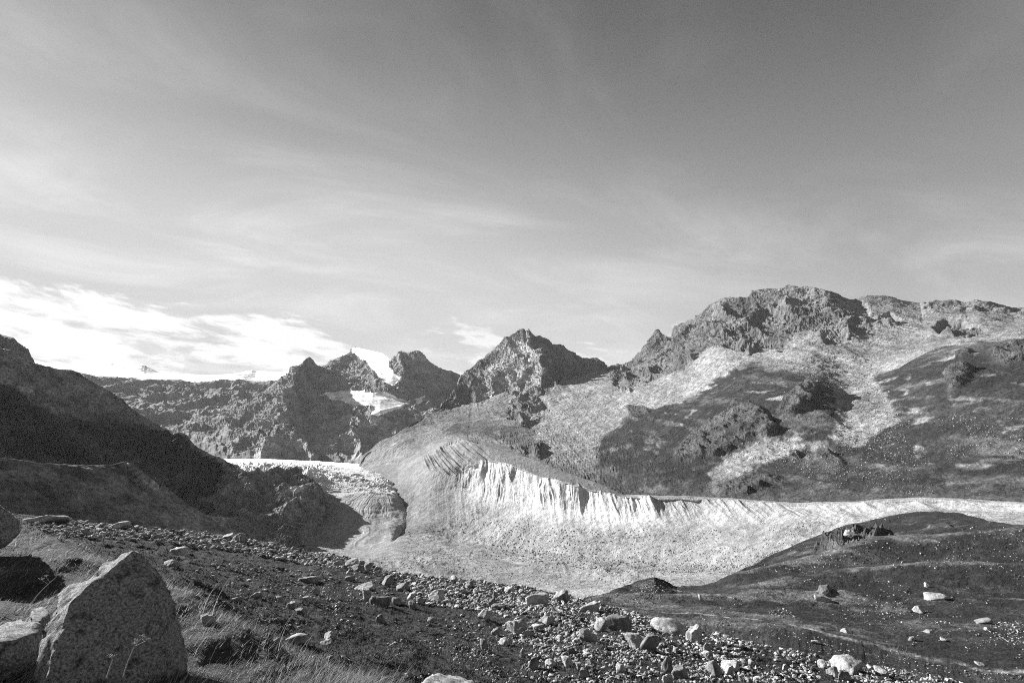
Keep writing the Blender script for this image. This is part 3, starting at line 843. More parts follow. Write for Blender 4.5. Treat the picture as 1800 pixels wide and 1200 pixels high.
# ================================================================== SHADED VALLEY SIDE
def left_side():
    nrm = np.array([math.sin(math.radians(38)), -0.05, math.cos(math.radians(38))])
    pt = P(400, 890, 1000)

    def ld(pts, k=1.0, add=0.0):
        return [(u, v, float(plane_d(u, v, pt, nrm)) * k + add) for u, v in pts]
    sky = [(-700, 150), (-400, 380), (-150, 520), (0, 604), (28, 622), (42, 630), (54, 636), (72, 641), (91, 643), (106, 647), (122, 650), (135, 653), (150, 662), (160, 669), (170, 676), (181, 681), (193, 684), (204, 694), (215, 704), (230, 716), (244, 727), (258, 735),
           (272, 741), (282, 748), (292, 755), (306, 765), (310, 760), (318, 757), (327, 759), (331, 767), (340, 778), (355, 788), (371, 798), (385, 803), (397, 807), (419, 818), (450, 835)]
    ln = [
        ld([(-700, 1100), (0, 900), (142, 890), (244, 880), (312, 900), (400, 915), (460, 920)], 0.9),
        ld([(-700, 900), (0, 815), (57, 820), (142, 824), (198, 822), (244, 812), (300, 845), (350, 860), (420, 885), (460, 900)]),
        ld([(-700, 700), (0, 720), (100, 748), (170, 760), (240, 768), (300, 800), (350, 830), (420, 858), (460, 880)], 1.02),
        ld([(-700, 620), (0, 680), (100, 722), (170, 736), (240, 750), (300, 780), (350, 808), (420, 845), (460, 865)], 1.06),
        ld(sky, 1.02),
        [('z', u, d + 300, P(u, v, d)[2] - 40) for u, v, d in ld(sky, 1.02)],
    ]
    ln[4] = [(u, v, min(d, 2500)) for u, v, d in ln[4]]
    L = Land(-500, 440, 700, ln, [10, 70, 40, 90, 60, 6], 4)
    q = L.flat()
    t = L.t.ravel()
    u, v = [a.ravel() for a in L.px()]
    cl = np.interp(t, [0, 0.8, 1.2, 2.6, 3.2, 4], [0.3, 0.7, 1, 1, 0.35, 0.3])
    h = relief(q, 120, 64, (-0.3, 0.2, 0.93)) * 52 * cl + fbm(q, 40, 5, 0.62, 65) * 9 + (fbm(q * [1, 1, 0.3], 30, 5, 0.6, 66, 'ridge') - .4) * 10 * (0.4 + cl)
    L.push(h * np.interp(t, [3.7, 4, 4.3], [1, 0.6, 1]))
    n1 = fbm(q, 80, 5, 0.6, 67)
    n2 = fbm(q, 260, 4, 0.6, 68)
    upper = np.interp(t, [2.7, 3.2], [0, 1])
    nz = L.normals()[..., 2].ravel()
    fall = fbm(np.stack([q[:, 1] + q[:, 2] * 0.5, q[:, 2] * 0.2, 0 * t], -1), 55, 5, 0.65, 77)  # tone streaks down the slope, standing in for weak relief shading
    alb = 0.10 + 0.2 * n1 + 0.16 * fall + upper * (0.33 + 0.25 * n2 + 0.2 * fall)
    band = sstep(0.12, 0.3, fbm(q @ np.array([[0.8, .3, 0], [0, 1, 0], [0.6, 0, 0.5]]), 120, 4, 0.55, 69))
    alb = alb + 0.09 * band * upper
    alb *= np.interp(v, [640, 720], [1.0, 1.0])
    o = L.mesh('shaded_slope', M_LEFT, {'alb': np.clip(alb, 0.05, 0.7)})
    tag(o, 'steep shaded mountainside with dark cliff band closing the valley', kind='structure')

    # farther shoulder above it
    ln = [[(-700, 800, 1900), (0, 680, 1900), (120, 690, 1900)], [(-700, 640, 2000), (0, 640, 2000), (60, 655, 2000), (120, 690, 2000)],
          [(-700, 180, 2300), (-200, 480, 2300), (-60, 560, 2300), (0, 588, 2300), (10, 591, 2300), (20, 595, 2300), (30, 604, 2300), (42, 614, 2300), (48, 624, 2300), (53, 634, 2300), (80, 665, 2300), (120, 690, 2300)],
          [(-700, 240, 2700), (0, 620, 2700), (120, 700, 2700)]]
    L = Land(-500, 115, 240, ln, [12, 30, 70, 4], 2)
    q = L.flat()
    L.push((fbm(q, 140, 6, 0.55, 70, 'ridge') - 0.4) * 40 * np.interp(L.t.ravel(), [1.8, 2, 2.2], [1, 0.4, 1]))
    o = L.mesh('far_shoulder', M_LEFT, {'alb': 0.16 + 0.05 * fbm(q, 80, 4, 0.6, 71)})
    tag(o, 'hazy grey mountain shoulder peeping over the shaded mountainside', kind='structure')

    # side moraine in shade
    nr = np.array([math.sin(math.radians(35)), -0.06, math.cos(math.radians(35))])
    p2 = P(0, 805, 430)

    def l2(pts, k=1.0):
        return [(u, v, float(plane_d(u, v, p2, nr)) * k) for u, v in pts]
    crest = [(-700, 780), (-300, 785), (0, 803), (30, 807), (57, 812), (100, 816), (142, 819), (170, 818), (198, 816), (225, 809), (240, 804), (248, 808), (262, 822), (283, 845), (300, 862), (330, 885), (390, 922), (444, 950), (520, 985)]
    ln = [l2([(-700, 1250), (0, 1010), (200, 1010), (400, 1010), (520, 1040)]),
          l2([(-700, 1000), (0, 920), (200, 935), (400, 960), (520, 1010)]),
          l2([(-700, 880), (0, 860), (100, 868), (200, 872), (283, 890), (390, 938), (520, 995)]),
          l2(crest),
          [('z', u, d + 60, P(u, v, d)[2] - 45) for u, v, d in l2(crest)]]
    L = Land(-500, 505, 620, ln, [14, 60, 70, 70, 8], 2)
    q = L.flat()
    t = L.t.ravel()
    u, v = [a.ravel() for a in L.px()]
    run = fbm(np.stack([q[:, 1] + q[:, 2] * 0.3, q[:, 2] * 0.12, 0 * t], -1), 22, 5, 0.55, 72)
    sc = blur_rows(L.grid(inpoly(u, v, [(222, 812), (240, 803), (262, 825), (285, 850), (275, 862), (245, 862), (225, 850)]).astype(float)), 6).ravel()
    gl = fbm(np.stack([q[:, 1] * 1.0, q[:, 2] * 0.1, 0 * t], -1), 14, 4, 0.6, 73, 'ridge')
    L.push((run * 2.0 + fbm(q, 50, 5, 0.5, 74) * 2.5 + fbm(q, 5, 3, 0.6, 75) * 0.5 + sc * (gl - 0.5) * 14) * np.interp(t, [2.8, 3, 3.2], [1, 0.5, 1]))
    n1 = fbm(q, 45, 5, 0.6, 76)
    alb = 0.32 + 0.08 * n1 + 0.10 * run + sc * 0.25 * (gl > 0.45)
    o = L.mesh('side_moraine', M_LEFT, {'alb': np.clip(alb, 0.04, 0.6)})
    tag(o, 'smooth shaded moraine bank below the dark cliff band', kind='structure')


left_side()


# ================================================================== MIDDLE HILL on the sunny side
HILL_CREST = [(930, 1075, 150), (1000, 1062, 160), (1060, 1047, 170), (1085, 1036, 185), (1105, 1029, 192), (1125, 1020, 197), (1150, 1012, 202), (1165, 1018, 206), (1190, 1031, 212), (1225, 1032, 222), (1250, 1031, 230), (1275, 1020, 245), (1300, 1004, 262), (1350, 979, 292),
              (1400, 957, 318), (1430, 944, 328), (1470, 928, 336), (1500, 918, 340), (1530, 911, 342), (1560, 904, 343), (1600, 898, 343), (1625, 896, 341), (1680, 900, 332), (1720, 908, 320), (1740, 914, 312), (1770, 919, 305), (1800, 925, 300), (1950, 950, 280), (2300, 985, 260)]


def middle_hill():
    ln = [
        [('z', 900, 75, -38), ('z', 1200, 72, -32), ('z', 1600, 70, -30), ('z', 2300, 70, -30)],
        [(900, 1120, 105), (1060, 1085, 108), (1200, 1094, 110), (1400, 1114, 110), (1600, 1154, 110), (1800, 1190, 110), (2300, 1290, 110)],
        [(900, 1105, 130), (1060, 1060, 140), (1150, 1052, 160), (1300, 1057, 165), (1400, 1066, 165), (1550, 1080, 165), (1700, 1090, 165), (1800, 1096, 165), (2300, 1140, 165)],
        [(900, 1092, 140), (1060, 1049, 160), (1110, 1034, 185), (1150, 1024, 190), (1190, 1034, 205), (1260, 1034, 222), (1300, 1022, 225), (1400, 1005, 230), (1500, 995, 230), (1600, 990, 230), (1800, 1000, 230), (2300, 1040, 230)],
        [(900, 1087, 145), (1060, 1048, 166), (1110, 1029, 189), (1150, 1015, 198), (1190, 1032, 209), (1260, 1031, 229), (1300, 1006, 250), (1350, 986, 280), (1400, 968, 288), (1500, 948, 290), (1600, 940, 290), (1700, 945, 280), (1800, 955, 262), (2300, 1010, 245)],
        HILL_CREST,
        [('z', u, d + 45, P(u, v, d)[2] - 30) for u, v, d in HILL_CREST],
        [('z', 900, 420, -150), ('z', 1300, 480, -150), ('z', 2300, 480, -150)],
    ]
    L = Land(920, 2200, 900, ln, [12, 70, 110, 80, 90, 60, 10, 6], 5)
    q0 = L.flat().copy()
    t = L.t.ravel()
    x, y = q0[:, 0], q0[:, 1]

    def wl(pts):
        return [tuple(P(a, b, c)[:2]) for a, b, c in pts]
    h = np.zeros(len(x))
    swell = np.full(len(x), 1e3)
    # long low swells running across the hill
    for pts, w_, hh_ in [([(1300, 1023, 205), (1435, 990, 228), (1540, 969, 250), (1660, 960, 255), (1800, 954, 262), (2000, 950, 262)], 13, 5.0),
                         ([(1330, 1050, 178), (1420, 1033, 195), (1510, 1018, 205), (1570, 1010, 208), (1690, 999, 212), (1800, 996, 212), (2000, 990, 215)], 10, 3.6),
                         ([(1130, 1062, 150), (1250, 1058, 160), (1380, 1060, 168), (1480, 1050, 178)], 7, 1.4)]:
        d = segdist(x, y, wl(pts))
        h += hh_ * np.exp(-(d / w_) ** 2)
        swell = np.minimum(swell, d)
    h += fbm(q0, 60, 3, 0.5, 80) * 2.2 * np.interp(t, [0, 1, 4.6, 5, 6], [0.2, 0.6, 1, 0.35, 1]) + fbm(q0, 16, 4, 0.5, 81) * 0.8
    u, v = [a.ravel() for a in L.px()]
    out = blur_rows(blur_rows(L.grid(inpoly(u + fbm(q0, 12, 3, .6, 88) * 5, v, [(1430, 972), (1450, 955), (1480, 948), (1540, 938), (1572, 942), (1560, 962), (1510, 970), (1450, 980)]).astype(float)), 3).T, 3).T.ravel()
    out2 = blur_rows(blur_rows(L.grid((inpoly(u, v, [(1630, 925), (1660, 920), (1672, 926), (1640, 930)]) | inpoly(u, v, [(1440, 1047), (1460, 1047), (1460, 1058), (1445, 1058)])).astype(float)), 2).T, 2).T.ravel()
    h += out * (3.5 + (fbm(q0, 9, 5, 0.6, 82, 'ridge') - 0.4) * 8) + out2 * 1.5
    tus = fbm(q0, 4.5, 5, 0.62, 83)
    h += tus * 0.75
    L.p[..., 2] += L.grid(h)
    n1 = fbm(q0, 22, 5, 0.6, 84)
    n2 = fbm(q0, 4, 4, 0.65, 85)
    n3 = fbm(q0 @ np.array([[0.9, 0.4, 0], [-0.4, 0.9, 0], [0, 0, 1]]) * [0.35, 1, 1], 14, 5, 0.6, 86)
    alb = 0.045 + 0.03 * n1 + 0.035 * n2
    dry = sstep(0.02, 0.4, n3 * 0.8 + n1 * 0.35 + n2 * 0.2 + 0.45 * np.exp(-(swell / 5.0) ** 2))  # dry grass, plus lit strips painted paler along the swell crests
    alb = alb + dry * (0.13 + 0.08 * n2)
    scrub = inpoly(u, v, [(1640, 1030), (1700, 1020), (1800, 1035), (1900, 1040), (1900, 1120), (1760, 1085), (1690, 1080), (1640, 1070)])
    alb = np.where(scrub, alb * (0.55 + 0.5 * (n2 > 0)), alb)
    alb = alb * (1 - out) + out * (0.12 + 0.09 * n2)
    path = [(1150, 1075), (1230, 1077), (1300, 1086), (1330, 1088), (1360, 1093), (1400, 1099), (1444, 1109), (1500, 1122), (1540, 1132), (1590, 1147), (1639, 1160), (1690, 1167), (1714, 1172), (1800, 1180)]
    u2, v2 = [a.ravel() for a in L.px()]
    pw = []
    for a, b in path:      # the footpath lies on the ground: find where each point of it meets the hill
        k = np.argmin((u2 - a) ** 2 + (v2 - b) ** 2 + 1e6 * (t > 2.5))
        pw.append(tuple(L.flat()[k, :2]))
    dp = segdist(x, y, pw)
    pm = np.exp(-(dp / 0.55) ** 2) * (0.65 + 0.35 * (fbm(q0, 6, 3, .6, 87) > -0.2))
    L.p[..., 2] -= L.grid(pm) * 0.12
    alb = alb * (1 - pm) + pm * 0.42
    o = L.mesh('turf_hill', M_HILL, {'alb': np.clip(alb, 0.02, 0.5)})
    tag(o, 'dark turf hill with swells, stones and a thin pale footpath', kind='structure')
    return L


HILL = middle_hill()

# ================================================================== FOREGROUND
CREST_F = [(-700, 890, 45), (-50, 903, 46), (20, 908, 47), (40, 909, 48), (100, 914, 48), (200, 924, 50), (280, 928, 52), (400, 942, 55), (440, 951, 55), (540, 968, 52), (580, 976, 51), (640, 988, 50), (700, 1006, 48), (800, 1018, 45), (900, 1028, 43), (960, 1036, 42),
           (1000, 1045, 41), (1060, 1060, 40), (1130, 1083, 38), (1200, 1102, 36), (1300, 1125, 34), (1400, 1143, 33), (1500, 1162, 32), (1600, 1180, 31), (1700, 1196, 30), (1800, 1215, 29), (2300, 1330, 26)]


def foreground():
    f1 = [(-900, 930, 9), (-300, 935, 11), (0, 930, 12.5), (60, 945, 11.5), (114, 965, 10), (200, 995, 9), (288, 1030, 7.8), (350, 1070, 6.9), (390, 1098, 6.4), (429, 1118, 6.1), (500, 1146, 5.7), (560, 1160, 5.4), (640, 1188, 5.1), (750, 1235, 4.7), (1000, 1330, 4.2), (1400, 1500, 3.4), (2600, 1900, 3.0)]
    f3 = [(-900, 930, 30), (-300, 925, 32), (0, 925, 34), (60, 934, 30), (114, 950, 25), (200, 980, 20), (288, 1016, 16.5), (350, 1055, 14.5), (390, 1085, 13.5), (500, 1138, 12.3), (640, 1182, 11.8), (750, 1226, 11), (900, 1260, 11), (1200, 1300, 11), (1800, 1420, 10), (2600, 1700, 9)]
    th1 = np.array([(math.atan2(*P(*a)[:2]), a[2], P(*a)[2]) for a in f1])
    th3 = np.array([(math.atan2(*P(*a)[:2]), a[2], P(*a)[2]) for a in f3])
    uu = np.linspace(-900, 2600, 60)
    f2 = []
    for a in uu:
        az = math.atan2((a - 900) / F, CP - SP * (600 - HORIZON) / F)
        d1, z1 = np.interp(az, th1[:, 0], th1[:, 1]), np.interp(az, th1[:, 0], th1[:, 2])
        d3, z3 = np.interp(az, th3[:, 0], th3[:, 1]), np.interp(az, th3[:, 0], th3[:, 2])
        f2.append(('z', a, d1 + 0.38 * (d3 - d1), z3 + 0.22 * (z1 - z3)))
    f0 = [('z', a, 0.5, 0.0) for a in (-900, 900, 2600)]
    ln = [f0, f1, f2, f3,
          [(-900, 915, 38), (0, 915, 40), (114, 930, 36), (200, 948, 32), (288, 975, 28), (390, 1010, 26), (500, 1045, 24), (640, 1075, 23), (750, 1093, 22), (900, 1112, 22), (1060, 1133, 22), (1200, 1155, 22), (1400, 1185, 22.5), (1500, 1200, 23), (1800, 1275, 20), (2600, 1450, 17)],
          CREST_F,
          [('z', u, d + 7, P(u, v, d)[2] - 5.0) for u, v, d in CREST_F],
          [('z', u, d + 26, P(u, v, d)[2] - 26) for u, v, d in CREST_F],
          [('z', u, d + 120, P(u, v, d)[2] - 85) for u, v, d in CREST_F]]
    L = Land(-700, 2400, 1250, ln, [110, 26, 24, 100, 130, 20, 14, 6], 4)
    q0 = L.flat().copy()
    t = L.t.ravel()
    h = fbm(q0, 9, 4, 0.5, 90) * 0.55 * np.interp(t, [0, 0.5, 1, 3, 4.6, 5, 6], [0.05, 0.25, 0.35, 0.6, 0.8, 0.5, 1])
    h += fbm(q0, 2.4, 4, 0.58, 91) * 0.22 * np.interp(t, [0, 1, 3, 5], [0.5, 1, 1, 1.4])
    h += np.clip(fbm(q0, 0.9, 4, 0.62, 92), -0.15, 1) * 0.2 * np.interp(t, [0, 1, 3, 5], [0.5, 1, 1, 1])
    L.p[..., 2] += L.grid(h)
    n1 = fbm(q0, 5, 5, 0.6, 93)
    n2 = fbm(q0, 0.9, 4, 0.65, 94)
    alb = 0.06 + 0.035 * n1 + 0.035 * n2
    alb += 0.06 * np.interp(t, [1, 1.3, 2.8, 3.3], [1, 0.6, 0.4, 0])
    o = L.mesh('meadow_ground', M_FORE, {'alb': np.clip(alb, 0.02, 0.4)})
    tag(o, 'dark turf meadow falling away to a boulder strewn brow', kind='structure')
    return L


FORE = foreground()


# ------------------------------------------------------------------ standing on the ground
def ground_at(L, u, v):
    """where the view ray through photograph pixel (u, v) first meets the terrain L"""
    r = ray(u, v)
    th = math.atan2(r[0], r[1])
    c = int(np.clip(round((th - L.th[0]) / (L.th[1] - L.th[0])), 0, L.shape[1] - 1))
    col = L.p[:, c]
    vv = proj(col)[1]
    ok = np.hypot(col[:, 0], col[:, 1]) > 1.5
    i = np.argmax((vv <= v) & ok)
    if i == 0 or not ok[i - 1]:
        return None
    f = (vv[i - 1] - v) / max(vv[i - 1] - vv[i], 1e-6)
    f = min(max(f, 0), 1)
    return col[i - 1] + (col[i] - col[i - 1]) * f


def height(L, x, y):
    th = np.arctan2(x, y)
    r = np.hypot(x, y)
    c = np.clip(np.round((th - L.th[0]) / (L.th[1] - L.th[0])).astype(int), 0, L.shape[1] - 1)
    rr = np.hypot(L.p[..., 0], L.p[..., 1])
    out = np.empty(len(x))
    for k in range(len(x)):
        out[k] = np.interp(r[k], rr[:, c[k]], L.p[:, c[k], 2])
    return out


# ------------------------------------------------------------------ stone
def stone_mat(name, tone, scale, con=0.5, bump=0.6, bdist=0.03, lichen=0.5, vary=0.25, each=False):
    m = bpy.data.materials.new(name)
    m.use_nodes = True
    t = m.node_tree
    t.nodes.clear()
    b = NT(t)
    geo = b.n('ShaderNodeNewGeometry')
    oi = b.n('ShaderNodeObjectInfo')
    n1 = b.noise(geo.outputs['Position'], scale, 8, 0.68)
    n2 = b.noise(geo.outputs['Position'], scale * 0.22, 5, 0.6)
    a = b.m('MULTIPLY', b.mr(n1, 0.32, 0.68, 1 - con * 0.9, 1 + con, False), tone)
    if each:
        a = b.m('MULTIPLY', a, b.n('ShaderNodeAttribute', attribute_name='alb').outputs['Fac'])
    a = b.m('MULTIPLY', a, b.mr(oi.outputs['Random'], 0, 1, 1 - vary, 1 + vary, False))
    a = b.m('MULTIPLY', a, b.mr(n2, 0.5, 0.68, 1.0, 1.0 - lichen))
    pr = b.n('ShaderNodeBsdfPrincipled')
    pr.inputs['Roughness'].default_value = 0.9
    pr.inputs['Specular IOR Level'].default_value = 0.2
    b.l(b.m('MINIMUM', a, 0.7), pr.inputs['Base Color'])
    bp = b.n('ShaderNodeBump')
    bp.inputs['Strength'].default_value = bump
    bp.inputs['Distance'].default_value = bdist
    b.l(b.noise(geo.outputs['Position'], scale * 1.3, 8, 0.7), bp.inputs['Height'])
    b.l(bp.outputs[0], pr.inputs['Normal'])
    out = b.n('ShaderNodeOutputMaterial')
    b.l(pr.outputs[0], out.inputs[0])
    return m


M_STONE = stone_mat('granite', 0.24, 5.0, 0.5, 1.0, 0.08, 0.5, 0.4)
M_HERO = stone_mat('lichened_granite', 0.22, 60.0, 1.0, 1.0, 0.03, 0.65, 0.0)
M_PALE = stone_mat('pale_granite', 0.24, 12.0, 0.4, 0.7, 0.02, 0.4, 0.05)
M_RUBBLE = stone_mat('small_rubble', 0.29, 2.5, 0.45, 0.3, 0.05, 0.2, 0.0, True)
M_BLOCK = stone_mat('far_blocks', 0.21, 0.5, 0.35, 0.2, 0.1, 0.2, 0.0, True)


def ico(sub):
    bm = bmesh.new()
    bmesh.ops.create_icosphere(bm, subdivisions=sub, radius=1.0)
    bm.verts.ensure_lookup_table()
    v = np.array([x.co[:] for x in bm.verts])
    f = np.array([[x.index for x in fc.verts] for fc in bm.faces], np.int32)
    bm.free()
    return v, f


ICO = {k: ico(k) for k in (1, 2, 3, 4, 5)}


def rock_shape(seed, sub, planes=13, k=11, rough=0.05):
    """an angular block: a ball cut by planes with worn edges, filling the box -1..1"""
    r = np.random.RandomState(seed)
    d, f = ICO[sub]
    n = r.randn(planes, 3)
    n /= np.linalg.norm(n, axis=1)[:, None]
    n = np.concatenate([n, [[0, 0, -1], [0, 0, 1]]])
    o = np.concatenate([r.uniform(0.55, 1.0, planes), [0.5], [r.uniform(0.6, 0.95)]])
    s = (np.maximum(d @ n.T, 0) / o) ** k
    rad = s.sum(1) ** (-1.0 / k)
    p = d * np.minimum(rad, 1.7)[:, None]
    if sub > 1:
        p = p * (1 + rough * fbm(p + seed * 3.1, 0.7, 4, 0.55, seed % 9)[:, None])
    lo, hi = p.min(0), p.max(0)
    return ((p - lo) / (hi - lo) * 2 - 1), f


def mesh_from(name, v, f, mat, smooth=True, sharp=None):
    me = bpy.data.meshes.new(name)
    me.vertices.add(len(v))
    me.vertices.foreach_set('co', np.asarray(v, np.float32).ravel())
    k = f.shape[1]
    me.loops.add(f.size)
    me.loops.foreach_set('vertex_index', np.asarray(f, np.int32).ravel())
    me.polygons.add(len(f))
    me.polygons.foreach_set('loop_start', np.arange(0, f.size, k, dtype=np.int32))
    me.polygons.foreach_set('use_smooth', np.full(len(f), smooth))
    me.update()
    me.materials.append(mat)
    return me


ROCKS = []
for i in range(16):
    v_, f_ = rock_shape(200 + i, 4, 7 + i % 6, 18 + (i * 9) % 50, 0.22)
    ROCKS.append(mesh_from('boulder', v_, f_, M_STONE))

rng = np.random.RandomState(5)
BOULDERS = []        # (u, v, width px, object)


def put_boulder(L, u0, u1, v0, v1, variant=None, flat=0.75, mesh=None, sink=0.2, depth=None):
    uc = (u0 + u1) / 2
    g = ground_at(L, uc, v1 - 0.12 * (v1 - v0))
    if g is None:
        return None
    dist = np.linalg.norm(g - EYE)
    ra = ray(uc, v1)
    pxm = dist / np.linalg.norm(ra) / F          # metres per photograph pixel, square to the axis
    w = (u1 - u0) * pxm / 2
    dp = w * (depth or rng.uniform(0.65, 0.95))
    h = max((v1 - v0) * pxm - dp * 0.3, (v1 - v0) * pxm * 0.68)
    me = mesh or ROCKS[rng.randint(len(ROCKS)) if variant is None else variant]
    o = bpy.data.objects.new('boulder', me)
    COL.objects.link(o)
    hz = h / 2 * (1 + sink)
    fwd = np.array([ra[0], ra[1]]) / math.hypot(ra[0], ra[1])
    c = g + np.array([fwd[0] * dp * 0.75, fwd[1] * dp * 0.75, 0])
    zg = g[2]
    o.location = (c[0], c[1], zg + h / 2 - hz + h / 2)
    o.scale = (w, dp, hz)
    o.rotation_euler = (rng.uniform(-.2, .2), rng.uniform(-.3, .3), -math.atan2(ra[0], ra[1]) + rng.uniform(-.25, .25) + (math.pi if rng.rand() < 0.5 else 0))
    BOULDERS.append((uc, v1, u1 - u0, o))
    return o


# ------------------------------------------------------------------ boulders that can be told apart
G_BROW = 'boulders strewn over the meadow and its brow'
